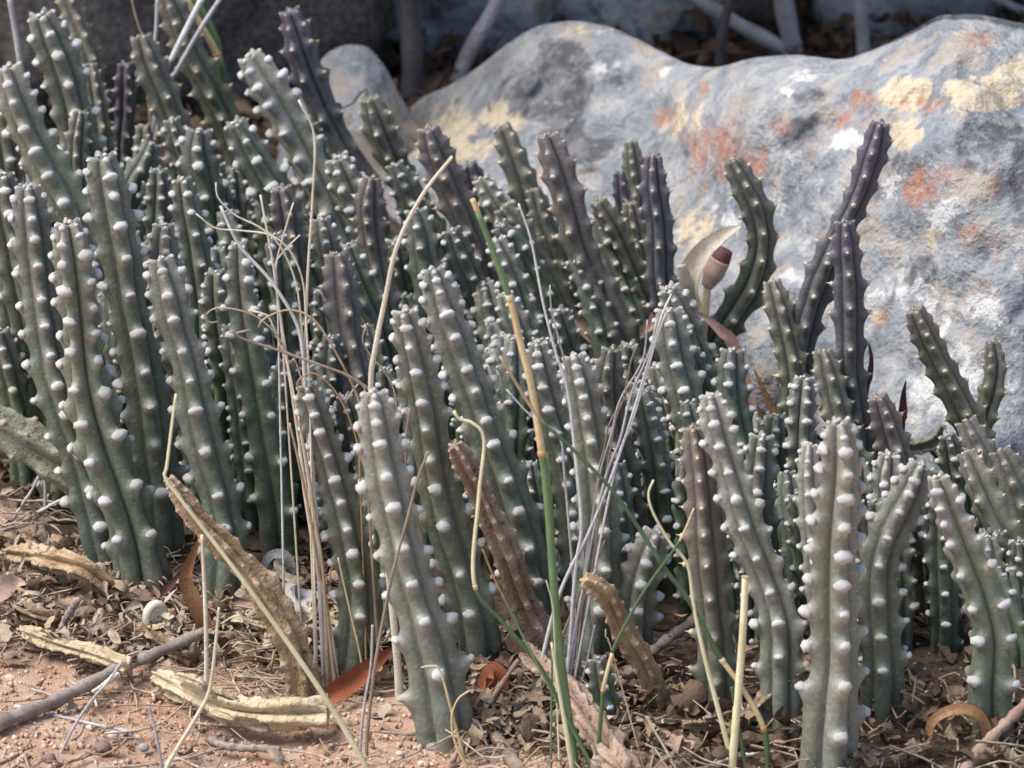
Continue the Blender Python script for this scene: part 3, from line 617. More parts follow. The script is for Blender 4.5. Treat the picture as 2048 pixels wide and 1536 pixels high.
# dead and dried stems
D = 'dried stem'
stem([(338,955),(400,1040),(480,1130),(555,1230),(598,1310),(612,1395)], 1400, 46, 92, 'w', 'dead tan wrinkled stem propped among the front stems left of the red-brown leaf', D, name='dried_stem', mat=MD['tan'], shrivel=1, knob='d', n=5, lean=.0)
stem([(906,890),(960,980),(1000,1080),(1040,1180),(1092,1290)], 1330, 44, 84, 'w', 'long dead pinkish-tan stem leaning between the living grey stems', D, name='dried_stem', mat=MD['pink'], shrivel=.8, knob='d', n=5, lean=-.03)
stem([(1045,1300),(1120,1370),(1185,1450),(1250,1545)], 0, 62, 86, 'w', 'thick ragged whitish-brown dead stem lying toward the front beside the tall green reed', D, name='dried_stem', mat=MD['pink'], shrivel=1.1, knob='d', lying=True, rise=.008, n=5)
stem([(1165,1158),(1212,1190),(1250,1260),(1290,1335),(1312,1400)], 1420, 46, 64, 'w', 'dead tan stem with a hooked tip in front of the blue-grey stem', D, name='dried_stem', mat=MD['tan'], shrivel=.9, knob='d', n=4, lean=-.02)
stem([(310,1352),(400,1395),(470,1420),(560,1428),(655,1425)], 0, 40, 84, 'w', 'pale yellow flattened dead stem with splayed fingers lying on the bare sand', D, name='dried_stem', mat=MD['yellow'], shrivel=1.2, knob='d', lying=True, rise=.004, n=5)
stem([(330,1385),(400,1412),(470,1440),(540,1452)], 0, 22, 40, 'w', 'thin pale finger of dead stem under the flattened yellow one', D, name='dried_stem', mat=MD['yellow'], shrivel=1.0, knob='d', lying=True, rise=.001, n=4, hi=False)
stem([(352,1350),(395,1362),(425,1382),(470,1400)], 0, 16, 26, 'w', 'thin pale finger of dead stem curling above the flattened yellow one', D, name='dried_stem', mat=MD['yellow'], shrivel=1.0, knob='d', lying=True, rise=[.014, .018, .014, .01], n=4, hi=False)
stem([(36,1262),(120,1288),(190,1308),(260,1335)], 0, 34, 48, 'w', 'short orange-tan dead stem with pale knobs lying against the fallen stick', D, name='dried_stem', mat=MD['yellow'], shrivel=.8, knob='d', lying=True, rise=.006, n=5)
stem([(15,1105),(95,1118),(170,1138),(235,1190)], 0, 44, 62, 'w', 'brown dead stem arched over the litter at the foot of the leftmost front stem', D, name='dried_stem', mat=MD['tan'], shrivel=1, knob='d', lying=True, rise=[.004, .014, .016, .003], n=5)
stem([(1215,1435),(1290,1465),(1385,1512)], 0, 40, 58, 'w', 'flat pinkish dead stem lying on the ground below the tiny green sprout', D, name='dried_stem', mat=MD['pink'], shrivel=1, knob='d', lying=True, rise=.003, n=4)
stem([(1640,1320),(1580,1360),(1530,1400),(1450,1480)], 0, 34, 46, 'w', 'dark brown shrivelled dead stem bent across the foot of the cracked pale stem', D, name='dried_stem', mat=MD['brown'], shrivel=1.2, knob='d', lying=True, rise=[.03, .02, .012, .004], n=4)
stem([(-30,838),(60,890),(140,940),(205,1000),(245,1075)], 1120, 118, 84, 'w', 'old corky grey-green stem toppled over at the left edge of the clump', D, name='dried_stem', mat=MD['grey'], shrivel=.8, knob='d', lean=.0, n=5)
stem([(1885,852),(1868,884),(1830,896),(1795,892)], 985, 36, 48, 'o', 'bent olive-brown withered stem under the V of two dark stems', D, name='dried_stem', mat=MD['grey'], shrivel=.6, knob='d', lean=.0, n=4)
stem([(20,1190),(60,1225),(120,1240)], 0, 40, 50, 'w', 'crumbling brown dead stem piece sunk in the litter above the orange-tan one', D, name='dried_stem', mat=MD['brown'], shrivel=1.3, knob='d', lying=True, rise=.004, n=5)
stem([(250,1255),(330,1290),(390,1310)], 0, 34, 44, 'w', 'crumbling brown dead stem piece next to the snail shell', D, name='dried_stem', mat=MD['brown'], shrivel=1.3, knob='d', lying=True, rise=.004, n=5)

# ------------------------------------------------------------------ grasses, reeds and stalks
def place(path, gy=None, lean=0.0):
    pts = [tuple(map(float, p)) for p in path]
    if gy is None: gy = pts[-1][1]
    if pts[-1][1] < gy-6:
        (x0, y0), (x1, y1) = pts[-2], pts[-1]; k = (x1-x0)/max(15., abs(y1-y0))*(1 if y1 > y0 else 0); dy = gy-y1
        pts.append((x1+max(-.5, min(.5, k))*dy*.6, gy))
    base = ground(*pts[-1]); yb = pts[-1][1]; yt = min(p[1] for p in pts)
    P = np.array([onplane(x, y, base[1]+lean*((yb-y)/max(1, yb-yt))) for x, y in pts])[::-1].copy()
    P[0, 2] -= .006
    return P
def strand(path, gy, wt, wb, mat, label, cat='grass', group=None, name='grass_stalk', lean=0.0, flat=.8, sections=None, nodes=(), K=7):
    P = place(path, gy, lean); n = max(14, len(P)*9); C = catmull(P, n); m = px2m(1., P[0])
    r = (wb+(wt-wb)*np.linspace(0, 1, n)**1.1)*.5*m
    org = P[0].copy()
    if not sections:
        V, Q, T = tube(C-org, r, K, flat); o = link(bpy.data.objects.new(name, npmesh(name, V, Q, T, MG[mat]))); o.location = org
        return setp(o, label, cat, group)
    o = link(bpy.data.objects.new(name, None)); o.location = org; o.empty_display_size = .01; setp(o, label, cat, group)
    cum = np.concatenate([[0], np.cumsum(np.linalg.norm(np.diff(C, axis=0), axis=1))]); cum /= cum[-1]
    def at_y(yv):                        # fraction of the curve at picture row yv
        _, py = project(C); i = int(np.argmin(np.abs(py-yv))); return cum[i]
    cuts = [0.0]+[at_y(v) for v, _ in sections[:-1]]+[1.0]
    for (a, b, (_, mt)) in zip(cuts[:-1], cuts[1:], sections):
        u = np.linspace(a, b, max(6, int(n*(b-a)))); Cs = np.stack([np.interp(u, cum, C[:, k]) for k in range(3)], 1); rs = np.interp(u, cum, r)
        V, Q, T = tube(Cs-org, rs, K, flat); link(bpy.data.objects.new('stalk_section', npmesh('stalk_section', V, Q, T, MG[mt])), o)
    for yv, mt in nodes:
        u0 = at_y(yv); u = np.linspace(max(0, u0-.006), min(1, u0+.006), 5); Cs = np.stack([np.interp(u, cum, C[:, k]) for k in range(3)], 1)
        rs = np.interp(u0, cum, r)*np.array([1.02, 1.22, 1.3, 1.22, 1.02]); V, Q, T = tube(Cs-org, rs, K, 1.0); link(bpy.data.objects.new('node', npmesh('node', V, Q, T, MG[mt])), o)
    return o
TUFT = 'dry blades of the curly straw tuft'
# sections run from the base upwards: (row where it ends, material)
g1 = strand([(945,398),(985,500),(1018,592),(1042,690),(1062,770),(1083,900),(1095,1000),(1118,1290),(1150,1536)], 1560, 11, 20, None, 'tall bright green reed with a long straw-yellow middle section', sections=[(905, 'green'), (590, 'straw'), (425, 'green'), (0, 'straw')], nodes=[(905, 'orange'), (590, 'straw')], flat=1)
def side_part(parent, path, gy, wt, wb, mat, name, lean=0.0, flat=.4):
    P = place(path, gy, lean); C = catmull(P, 24); m = px2m(1., P[0]); V, Q, T = tube(C-np.array(parent.location), (wb+(wt-wb)*np.linspace(0, 1, 24))*.5*m, 6, flat)
    return link(bpy.data.objects.new(name, npmesh(name, V, Q, T, MG[mat])), parent)
side_part(g1, [(1094,905),(1104,1000),(1108,1090),(1106,1180)], 1560, 3, 6, 'green', 'leaf_blade', .004)
side_part(g1, [(1103,1285),(1118,1380),(1134,1470),(1146,1545)], 1562, 5, 15, 'cream', 'sheath', -.003)
side_part(g1, [(1092,1160),(1104,1205),(1108,1260)], 1560, 2, 5, 'cream', 'sheath', -.003)
g2 = strand([(1000,712),(1073,829),(1146,899),(1234,993),(1331,1139),(1375,1197),(1439,1312),(1480,1370),(1527,1455),(1536,1540)], 1562, 6, 12, None, 'dark green reed running diagonally across the clump with a straw joint near its foot', sections=[(1460, 'dkgreen'), (1318, 'straw'), (840, 'dkgreen'), (0, 'tan')], nodes=[(1460, 'orange'), (1318, 'straw')], flat=1)
g3 = strand([(1388,1017),(1357,1085),(1290,1180),(1240,1270),(1225,1305),(1207,1375),(1203,1420),(1193,1536)], 1565, 4, 10, None, 'thin green reed kinked above a yellow joint, crossing the diagonal dark reed', sections=[(1378, 'dkgreen'), (1305, 'straw'), (1085, 'dkgreen'), (0, 'straw')], nodes=[(1378, 'orange')], flat=1)
side_part(g3, [(1211,1258),(1212,1280),(1224,1303)], 1565, 2, 4, 'straw', 'leaf_blade', .002)
g4 = strand([(908,822),(918,838),(945,846),(968,880),(957,1000),(949,1168),(1010,1250),(1090,1350),(1185,1540)], 1562, 6, 11, None, 'kinked cream straw turning into a green blade at its lower joint', sections=[(1172, 'dkgreen'), (0, 'cream')], nodes=[(1172, 'straw')], flat=.9)
strand([(965,1098),(990,1160),(1020,1220),(1075,1330),(1140,1450),(1190,1545)], 1564, 3, 8, None, 'slim green blade with an orange tip beside the kinked cream straw', sections=[(1185, 'green'), (0, 'orange')])
strand([(352,788),(345,840),(334,930),(331,957),(370,1010),(500,1180),(640,1380),(735,1540)], 1562, 5, 13, 'cream', 'long pale yellow straw folded at its tip, slanting over the dead tan stem')
strand([(1307,960),(1297,988),(1306,1025),(1340,1085),(1375,1130),(1388,1215),(1412,1325),(1468,1540)], 1563, 4, 12, 'cream', 'slender cream straw with a hooked tip in front of the brown-grey toothed stem')
o = strand([(1491,1152),(1484,1290),(1464,1540)], 1566, 14, 18, None, 'thick cut-off hollow cream straw', sections=[(1155, 'cream'), (0, 'cream')], nodes=[(1156, 'orange')], flat=1)
strand([(1463,1374),(1475,1440),(1492,1540)], 1566, 6, 11, 'dkgreen', 'short cut green reed stub beside the hollow straw', flat=1)
strand([(1292,1433),(1320,1480),(1352,1540)], 1560, 3, 8, 'cream', 'short pointed straw on the litter near the flat pinkish dead stem')
strand([(842,1335),(862,1332),(880,1342),(905,1430),(932,1540)], 1560, 3, 9, 'straw', 'thin straw with a hooked tip at the foot of the foremost pale stem')
strand([(940,1380),(915,1400),(903,1440),(912,1490),(935,1540)], 1562, 3, 7, 'straw', 'thin curved straw crossing the hooked straw at its foot')
strand([(905,313),(845,390),(795,490),(770,600),(750,700),(742,770),(752,950),(778,1150),(795,1330)], 1400, 7, 17, 'pale', 'broad tall straw blade curving up out of the curly straw tuft', flat=.5)
strand([(597,200),(628,270),(625,400),(615,560),(609,740),(600,900),(628,1100),(655,1250)], 1372, 4, 9, 'pale', 'thin upright straw, tallest of the curly tuft')
strand([(441,412),(478,490),(540,560),(590,640),(605,700),(612,800),(630,1000)], 1376, 6, 10, 'white', 'bleached white blade slanting through the curly straw tuft')
for (p, w1, w2, mt) in [([(432,365),(436,395),(470,430),(520,455),(560,492),(590,560),(602,640),(612,800)], 3, 6, 'pale'),
      ([(392,427),(430,456),(480,461),(540,470),(580,502),(605,560),(612,640),(620,820)], 3, 6, 'pale'),
      ([(521,390),(530,440),(545,520),(556,600),(580,760),(608,950),(640,1150)], 4, 8, 'pale'),
      ([(587,405),(570,460),(554,520),(550,560),(566,700)], 3, 5, 'pale'),
      ([(600,470),(575,495),(552,530),(556,640)], 3, 5, 'white'),
      ([(436,643),(416,645),(413,628),(440,615),(500,627),(540,655),(572,700),(612,790)], 3, 5, 'tan'),
      ([(517,655),(530,636),(580,620),(630,642),(680,720),(720,810),(730,900)], 4, 7, 'tan'),
      ([(628,800),(600,785),(596,762),(625,746),(662,772),(692,822),(716,892),(720,960)], 3, 5, 'orange'),
      ([(733,652),(725,680),(742,712),(770,745),(790,790),(797,880),(795,980)], 3, 6, 'tan'),
      ([(504,622),(520,625),(536,632),(560,690),(590,800)], 3, 5, 'pale'),
      ([(690,805),(720,765),(735,800),(760,900)], 3, 5, 'pale')]:
    strand(p, 1374+random.Random(w1*p[0][0]).uniform(-8, 8), w1, w2, mt, 'thin curling dry blade of the straw tuft between the stems', group=TUFT)
strand([(501,660),(472,671),(560,702),(640,730),(700,754),(760,802),(800,900)], 1385, 5, 9, 'brown', 'stiff brown straw bent back on itself, crossing the brownish mauve stem')
for (p, w1, w2, mt) in [([(579,846),(600,934),(623,1051),(638,1150),(649,1190),(670,1370)], 5, 9, 'tan'),
      ([(597,832),(617,943),(632,1051),(646,1140),(652,1250)], 5, 9, 'tan'), ([(676,1115),(699,1218),(722,1320)], 3, 5, 'straw'),
      ([(820,817),(812,880),(813,964),(818,1060)], 5, 9, 'brown'), ([(793,905),(808,990),(812,1080)], 3, 5, 'brown'), ([(760,830),(790,880),(800,960)], 3, 5, 'grey')]:
    strand(p, 1390, w1, w2, mt, 'straight dry brown stalk among the front stems under the curly straw tuft', group='straight dry stalks under the tuft')
strand([(857,902),(835,960),(818,1025),(787,1140),(770,1220),(752,1320),(736,1450)], 1505, 5, 8, 'brown', 'long grey-brown stalk slanting in front of the foremost pale stem', lean=-.004)
strand([(745,1250),(742,1330),(730,1400),(722,1470)], 1505, 5, 6, 'grey', 'short grey stalk with a white tip in front of the red-brown leaf')
strand([(404,1070),(412,1250),(413,1405)], 1420, 7, 11, 'pale', 'upright pale stalk in front of the red-orange twisted leaf')
strand([(438,1215),(430,1300),(419,1380),(395,1430),(331,1540)], 1560, 5, 11, 'pale', 'pale forked stalk bent down to the sand over the flattened yellow stem')
strand([(244,1323),(215,1365),(187,1396),(150,1450),(108,1505)], 1508, 5, 6, 'grey', 'thin grey stalk leaning on the fallen stick', lean=.01)
strand([(298,1412),(308,1450),(318,1500),(325,1545)], 1560, 5, 9, 'grey', 'short bluish-grey stalk lying on the sand under the flattened yellow stem')
BUN = 'thin grey stalks of the wiry bundle'
for (p, w1, w2, mt) in [([(1343,588),(1320,642),(1280,780),(1235,920),(1180,1060),(1115,1200)], 4, 9, 'white'),
      ([(1313,640),(1300,700),(1262,790),(1240,880),(1200,1000)], 4, 8, 'grey'), ([(1295,640),(1285,720),(1240,800),(1222,870),(1190,1000)], 3, 6, 'grey'),
      ([(1276,688),(1262,722),(1246,800),(1220,900)], 3, 5, 'brown'), ([(1332,625),(1312,680),(1290,760),(1262,850),(1225,960)], 4, 7, 'white'),
      ([(1262,782),(1240,810),(1218,850),(1208,900),(1190,990)], 3, 5, 'brown'), ([(1115,745),(1135,757),(1165,755),(1180,743)], 3, 3, 'white'), ([(1170,1150),(1150,1210),(1120,1290)], 4, 8, 'brown'),
      ([(1210,1080),(1180,1160),(1150,1270)], 4, 7, 'brown'), ([(1190,1250),(1175,1320),(1160,1380)], 4, 6, 'grey')]:
    if p[0] == (1115,745): continue
    strand(p, 1395, w1, w2, mt, 'thin grey stalk of the wiry bundle across the blue-grey stem', group=BUN)
strand([(1037,407),(1062,480),(1085,600),(1110,700),(1135,780),(1150,900),(1163,1050),(1150,1150)], 1395, 4, 9, 'white', 'long whitish bare stalk standing right of the tall green reed')
strand([(1100,570),(1103,620),(1120,690),(1138,800)], 1390, 3, 6, 'grey', 'short side stalk beside the long whitish bare stalk')
strand([(1013,779),(1060,830),(1117,872),(1130,960)], 1390, 4, 6, 'grey', 'forked grey twiglet tip crossing behind the tall green reed')
# stalks at the back left
strand([(440,-2),(400,60),(355,140),(330,200)], 600, 9, 11, 'grey', 'thin grey-tan stalk crossing the olive stem at the back', lean=.0)
strand([(405,-5),(372,60),(344,118),(325,170)], 590, 12, 13, 'white', 'thick blue-white stalk in front of the stout olive stem at the back')
strand([(370,-8),(405,55),(436,114),(450,180)], 520, 14, 18, None, 'thick yellow reed with a rusty joint beside the tall dark olive stem', sections=[(120, 'dkgreen'), (0, 'straw')], nodes=[(114, 'orange')], flat=1)
strand([(383,-10),(410,30),(430,75),(440,130)], 518, 14, 14, 'green', 'green reed running behind the thick yellow reed', flat=1)
strand([(18,-10),(30,60),(42,140),(50,220)], 640, 12, 12, 'grey', 'grey upright stalk near the left edge behind the thick many-headed stem')
strand([(315,-10),(312,60),(305,150)], 580, 7, 8, 'grey', 'thin grey stalk behind the stout olive stem')
strand([(262,-10),(272,35),(283,70),(290,120)], 600, 4, 5, 'tan', 'hair-thin brown stalk touching the tip of the stout olive stem')
strand([(160,0),(195,20),(228,-6)], 470, 9, 9, 'grey', 'pale stalk slanting behind the dark thin stem at the back') if False else None

# ------------------------------------------------------------------ leaves, husks, twigs
def leaf(path, gy, w, mat, label, cat='dry leaf', name='dry_leaf', lean=0.0, lying=False, rise=.004, fold=.22, ref=(0, -.8, .5), group=None, point=1.0):
    if lying: P = np.array([ground(x, y, rise if np.isscalar(rise) else rise[i]) for i, (x, y) in enumerate(path)])
    else: P = place(path, gy, lean)
    n = 26; C = catmull(P, n); m = px2m(1., P[0]); u = np.linspace(0, 1, n)
    half = w*.5*m*np.maximum(.06, np.sin(np.pi*np.clip(u, .0, 1)**.8)**(.75*point))
    T, Nn, B = frames(C, np.array(ref, float)); kx = np.linspace(-1, 1, 7); rg = np.random.RandomState(int(abs(path[0][0])))
    tw = rg.uniform(-.7, .7)*u
    Bc = B*np.cos(tw)[:, None]+Nn*np.sin(tw)[:, None]; Nc = Nn*np.cos(tw)[:, None]-B*np.sin(tw)[:, None]
    crv = np.abs(kx)**1.4*fold
    top = C[:, None]+Bc[:, None]*(half[:, None]*kx[None])[:, :, None]+Nc[:, None]*(half[:, None]*(crv[None]+.06*np.sin(u*17+3)[:, None]*kx[None]))[:, :, None]
    th = .0004; bot = top-Nc[:, None]*th
    org = P[0].copy(); V = np.vstack([top.reshape(-1, 3), bot.reshape(-1, 3)])-org
    i, j = np.meshgrid(np.arange(n-1), np.arange(6), indexing='ij'); q = np.stack([i*7+j, i*7+j+1, (i+1)*7+j+1, (i+1)*7+j], -1).reshape(-1, 4)
    o = link(bpy.data.objects.new(name, npmesh(name, V, np.vstack([q, q[:, ::-1]+n*7]), None, MG[mat]))); o.location = org
    return setp(o, label, cat, group)
leaf([(618,1420),(660,1392),(720,1348),(795,1288)], None, 44, 'redleaf', 'red-brown folded dry leaf at the foot of the slender front stem', lying=True, rise=[.003, .006, .010, .018], fold=.5)
leaf([(402,1072),(370,1150),(382,1195),(406,1246)], 1300, 34, 'orleaf', 'twisted orange-brown dry leaf hanging beside the thick tan-grey front stem', fold=.35)
leaf([(955,1392),(970,1362),(992,1345)], 1420, 46, 'redleaf', 'small dark red leaf tucked behind the foremost pale stem')
leaf([(268,1212),(320,1190),(368,1138)], None, 16, 'dkred', 'thin dark red curved strip of leaf by the snail shell', lying=True, rise=[.004, .008, .016])
leaf([(1850,1500),(1868,1440),(1920,1418),(1965,1440),(1985,1500)], 1505, 22, 'orleaf', 'arched orange-brown strip of dry leaf under the right-hand stems', lean=0.0, point=.35)
leaf([(560,1180),(590,1205),(620,1180)], None, 60, 'ashleaf', 'ash-grey curled leaf behind the dead tan stem', lying=True, rise=.012, fold=.6)
leaf([(520,1150),(540,1112),(572,1112),(585,1150)], 1190, 20, 'ashleaf', 'ash-grey leaf rolled into a loop behind the dead tan stem', point=.3)
leaf([(1812,762),(1806,790),(1803,830),(1796,850)], 1015, 32, 'dkred', 'dark red pointed bud-like leaf standing before the boulder', name='dry_leaf', fold=.6)
leaf([(1736,680),(1742,715),(1736,760),(1725,790)], 1020, 26, 'dkred', 'dark red narrow leaf behind the straight upright purple stem', fold=.5)
leaf([(1508,738),(1540,810),(1572,880),(1590,920)], 1060, 28, 'orleaf', 'papery brown upright blade between two olive stems', fold=.4)
leaf([(-40,1215),(-5,1180),(30,1165),(52,1168)], None, 60, 'pinkhusk', 'pale slab of bark-like litter at the left edge', 'bark', 'bark_piece', lying=True, rise=.014, fold=.3)
leaf([(672,222),(705,210),(738,206)], 560, 26, 'husk', 'cream split husk beside the dark purple stem', 'husk', 'dry_husk', fold=.5)
leaf([(702,262),(735,300),(770,340),(812,388)], 620, 62, 'husk', 'cream strip of papery bark under the dark olive leaning stem', 'husk', 'dry_husk', fold=.35, point=.5)
leaf([(1150,640),(1172,655),(1200,672),(1224,700)], 850, 62, 'pinkhusk', 'broad pinkish papery husk left of the thick purple stem foot', 'husk', 'dry_husk', fold=.4, point=.5)
leaf([(1236,708),(1270,676),(1300,655),(1335,632)], 860, 36, 'pinkhusk', 'pinkish horn-shaped husk pointing up behind the wiry grey bundle', 'husk', 'dry_husk', fold=.7)
leaf([(1375,622),(1410,636),(1440,662),(1468,700)], 870, 32, 'pinkhusk', 'pinkish horn-shaped husk sloping down beside the bow-shaped stem', 'husk', 'dry_husk', fold=.7)
# flower husk with purple throat
P0 = place([(1470,462),(1425,480),(1385,520),(1368,580),(1380,650)], 850, 0); org = P0[0].copy()
hk = link(bpy.data.objects.new('flower_husk', None)); hk.location = org; setp(hk, 'cream papery flower husk with a dark purple throat inside the bow-shaped stem', 'husk')
def hpart(name, path, ws, mat, dY=0.0, flat=.35, K=10):
    C = catmull(np.array([onplane(x, y, org[1]+dY) for x, y in path]), 20); m = px2m(1., org); r = np.interp(np.linspace(0, 1, 20), np.linspace(0, 1, len(ws)), ws)*.5*m
    V, Q, T = tube(C-org, r, K, flat); link(bpy.data.objects.new(name, npmesh(name, V, Q, T, MG[mat])), hk)
pt = leaf([(1482,452),(1440,478),(1402,520),(1380,575),(1386,640)], 845, 66, 'husk', None, None, 'petal', fold=.6, point=.7, ref=(-.45, -.55, .7))
pt.location = Vector(pt.location)-Vector(org); pt.parent = hk
hpart('petal', [(1362,530),(1372,570),(1385,610)], [20, 36, 16], 'husk', .0)
hpart('throat', [(1452,500),(1444,514),(1434,530)], [30, 40, 40], 'dkred', -.007, .9)
hpart('tube', [(1440,520),(1424,552),(1414,572)], [44, 44, 26], 'pinkhusk', -.008, .9)
hpart('stalk', [(1416,566),(1410,620),(1404,700),(1400,850)], [16, 18, 18, 20], 'straw', -.008, 1)
def twig(path, w1, w2, mat, label, rise=.004, gy=None, lying=True, name='fallen_twig', group=None, lean=0.0, cat='twig'):
    if lying: P = np.array([ground(x, y, px2m(max(w1, w2), ground(x, y))*.4+(rise if np.isscalar(rise) else rise[i])) for i, (x, y) in enumerate(path)])
    else: P = place(path, gy, lean)
    n = 40; C = catmull(P, n); m = px2m(1., P[0]); rg = np.random.RandomState(int(abs(path[0][0]))+3)
    C = C + np.cumsum(rg.normal(size=(n, 3)), 0)*m*.25
    r = np.linspace(w1, w2, n)*.5*m*(1+.14*np.sin(np.arange(n)*1.1)+rg.normal(size=n)*.07)
    V, Q, T = tube(C-P[0], r, 11, 1.0); V = V + rg.normal(size=V.shape)*m*max(w1, w2)*.035
    o = link(bpy.data.objects.new(name, npmesh(name, V, Q, T, MG[mat]))); o.location = P[0]
    return setp(o, label, cat, group)
twig([(-20,1452),(100,1405),(230,1342),(330,1300),(412,1262)], 30, 22, 'twig', 'fallen grey-brown stick lying across the litter at the edge of the sand', rise=[.004, .004, .005, .008, .012])
twig([(235,1350),(205,1372),(185,1382)], 14, 6, 'pale', 'short bleached splinter stuck to the fallen grey-brown stick', rise=.008)
twig([(1238,1372),(1300,1305),(1398,1232)], 24, 20, 'twig', 'straight brown twig leaning behind the crossing green reeds', rise=[.004, .012, .022])
twig([(1036,1320),(1000,1375),(955,1445),(895,1540)], 9, 13, 'twigred', 'straight reddish twig slanting on the litter near the foremost pale stem', rise=[.02, .012, .006, .002])
twig([(560,1500),(460,1492),(420,1478)], 14, 18, 'twig', 'short pinkish stick lying on the sand below the flattened yellow stem', rise=.001)
twig([(30,1412),(100,1428),(165,1442),(250,1462),(268,1466)], 8, 6, 'grey', 'thin grey stalk lying flat on the sand below the fallen stick', rise=.001, name='fallen_stalk', cat='stalk')
twig([(118,1268),(135,1235),(158,1200)], 16, 14, 'twig', 'stubby grey twig standing out of the litter beside the orange-tan dead stem', rise=[.003, .01, .02])
twig([(25,1040),(60,985),(88,950)], 6, 6, 'grey', 'slim grey stalk in front of the toppled corky stem', lying=False, gy=1060, name='fallen_stalk', cat='stalk')
twig([(50,1040),(100,1010),(150,985)], 7, 6, 'grey', 'slim whitish stalk lying toward the thick tan-grey front stem', rise=[.004, .012, .02], name='fallen_stalk', cat='stalk')
twig([(940,1420),(990,1470),(1040,1545)], 26, 30, 'brown', 'splintered brown twig among the litter behind the reddish twig', rise=.003)
twig([(1000,1440),(1040,1470),(1060,1500)], 16, 20, 'tan', 'short tan splinter lying beside the ragged dead stem', rise=.004)
twig([(1420,1530),(1480,1512),(1545,1508)], 7, 8, 'white', 'thin white stalk lying at the foot of the hollow straw', rise=.006, name='fallen_stalk', cat='stalk')
twig([(2060,1400),(2000,1460),(1960,1500),(1930,1545)], 20, 26, 'twigred', 'pinkish twig lying at the right edge under the stems', rise=[.02, .012, .006, .004])
# snail shell
c0 = ground(312, 1252, .006); m = px2m(1., c0)
u = np.linspace(0, 1, 90); a = u*2*math.pi*2.6; rr = (4+22*u**1.3)*m
C = np.stack([rr*np.cos(a)*.8, -.10*rr+ (1-u)*(-10*m), rr*np.sin(a)*1.05+24*m], 1)
V, Q, T = tube(C, (2.5+8.5*u)*m, 9, 1.0, np.array([0, -1., .1]))
o = link(bpy.data.objects.new('snail_shell', npmesh('snail_shell', V, Q, T, MG['pale']))); o.location = c0; o.rotation_euler.z = .5; setp(o, 'small pale striped snail shell lying on the litter', 'shell')
# pebbles
def stone(name, px, gy, size, mat, label, cat, seed, sub=3, jag=.22, group=None, sq=(1, 1, .7)):
    import bmesh
    bm = bmesh.new(); bmesh.ops.create_icosphere(bm, subdivisions=sub, radius=1.0); P = np.array([v.co[:] for v in bm.verts])
    d = 1+jag*fbm(P, 1.1, 3, seed)+jag*.35*fbm(P, 3.5, 3, seed+5)
    for v, k in zip(bm.verts, d): v.co *= k
    for v in bm.verts: v.co = Vector((v.co.x*size*sq[0], v.co.y*size*sq[1], v.co.z*size*sq[2]))
    me = bpy.data.meshes.new(name); bm.to_mesh(me); bm.free(); me.materials.append(mat)
    me.polygons.foreach_set('use_smooth', np.ones(len(me.polygons), dtype=bool))
    o = link(bpy.data.objects.new(name, me)); b = ground(px, gy); o.location = (b[0], b[1], size*sq[2]*.55)
    return setp(o, label, cat, group)
def peb(name, a, b): 
    N = NT(name); n1 = N.noise(300, 4); N.bump(n1, .3, .001); return N.done(N.mix(N.ss(n1, .35, .65), a, b), .8, .2)
PB = [peb('pebble_brown', (0.14, 0.09, 0.075), (0.22, 0.15, 0.125)), peb('pebble_pink', (0.48, 0.36, 0.32), (0.6, 0.5, 0.45)), peb('pebble_grey', (0.22, 0.21, 0.20), (0.34, 0.32, 0.30)), peb('pebble_orange', (0.42, 0.24, 0.14), (0.52, 0.33, 0.22))]
for (x, y, r, k, lab) in [(206, 1502, 19, 0, 'round dark brown pebble half sunk in the bare sand'), (97, 1524, 16, 0, 'dark brown pebble near the lower edge, smaller than the round one'), (228, 1474, 12, 1, 'small pinkish-white pebble on the bare sand'), (868, 1500, 16, 2, 'flat grey pebble before the foremost pale stem'),
      (288, 1500, 12, 2, 'small olive-grey pebble on the bare sand'), (35, 1495, 9, 3, 'small orange pebble by the fallen stick'), (800, 1510, 9, 1, 'tiny whitish pebble before the foremost pale stem'), (232, 1508, 8, 3, 'tiny orange pebble touching the round dark brown one'), (690, 1520, 9, 0, 'tiny brown pebble beside the long pale straw')]:
    stone('pebble', x, y, px2m(r, ground(x, y)), PB[k], lab, 'pebble', int(x), 2, .2)

# ------------------------------------------------------------------ background, darkened by an added shrub crown
BST = lichen_mat('back_stone', (0.30, 0.335, 0.39), (0.43, 0.46, 0.51)); BBR = peb('back_stone_brown', (0.06, 0.055, 0.052), (0.14, 0.12, 0.105))
for (x, gy, s, sq, mt, lab) in [(720, 95, .055, (.8, .6, 1.2), BST, 'blue-grey stone in the shade behind the small rusty-patched rock'), (905, 90, .06, (.75, .6, 1.3), BST, 'blue-grey stone in the shade left of the arched branch'),
      (1010, 95, .04, (.7, .6, .9), BST, 'small pale blue stone in the shade right of the arched branch'), (1230, 60, .05, (1.3, .6, .5), BST, 'low grey stone in the shade behind the boulder saddle'), (1290, 85, .022, (1, .8, 1), BST, 'small pale stone in the shade at the boulder shoulder'), (255, 190, .10, (1.1, .6, .95), BBR, 'dark brown-grey rock in the shade behind the back left stems'), (470, 160, .09, (1.1, .6, .9), BBR, 'dark rock in the shade behind the pale wax-coated stem'),
      (1790, 30, .07, (.9, .6, 1), BST, 'blue-grey stone in the shade at the right boulder hump'), (1440, 40, .05, (.8, .6, 1), BBR, 'dark stone in the shade behind the boulder dip')]:
    stone('stone', x, gy, s, mt, lab, 'stone', int(x)+1, 4, .35, sq=sq)
b0 = ground(1590, 118); shrub = link(bpy.data.objects.new('shrub', None)); shrub.location = b0; setp(shrub, 'bare grey shrub branches with an added unseen leaf crown shading the ground behind the boulder', 'shrub')
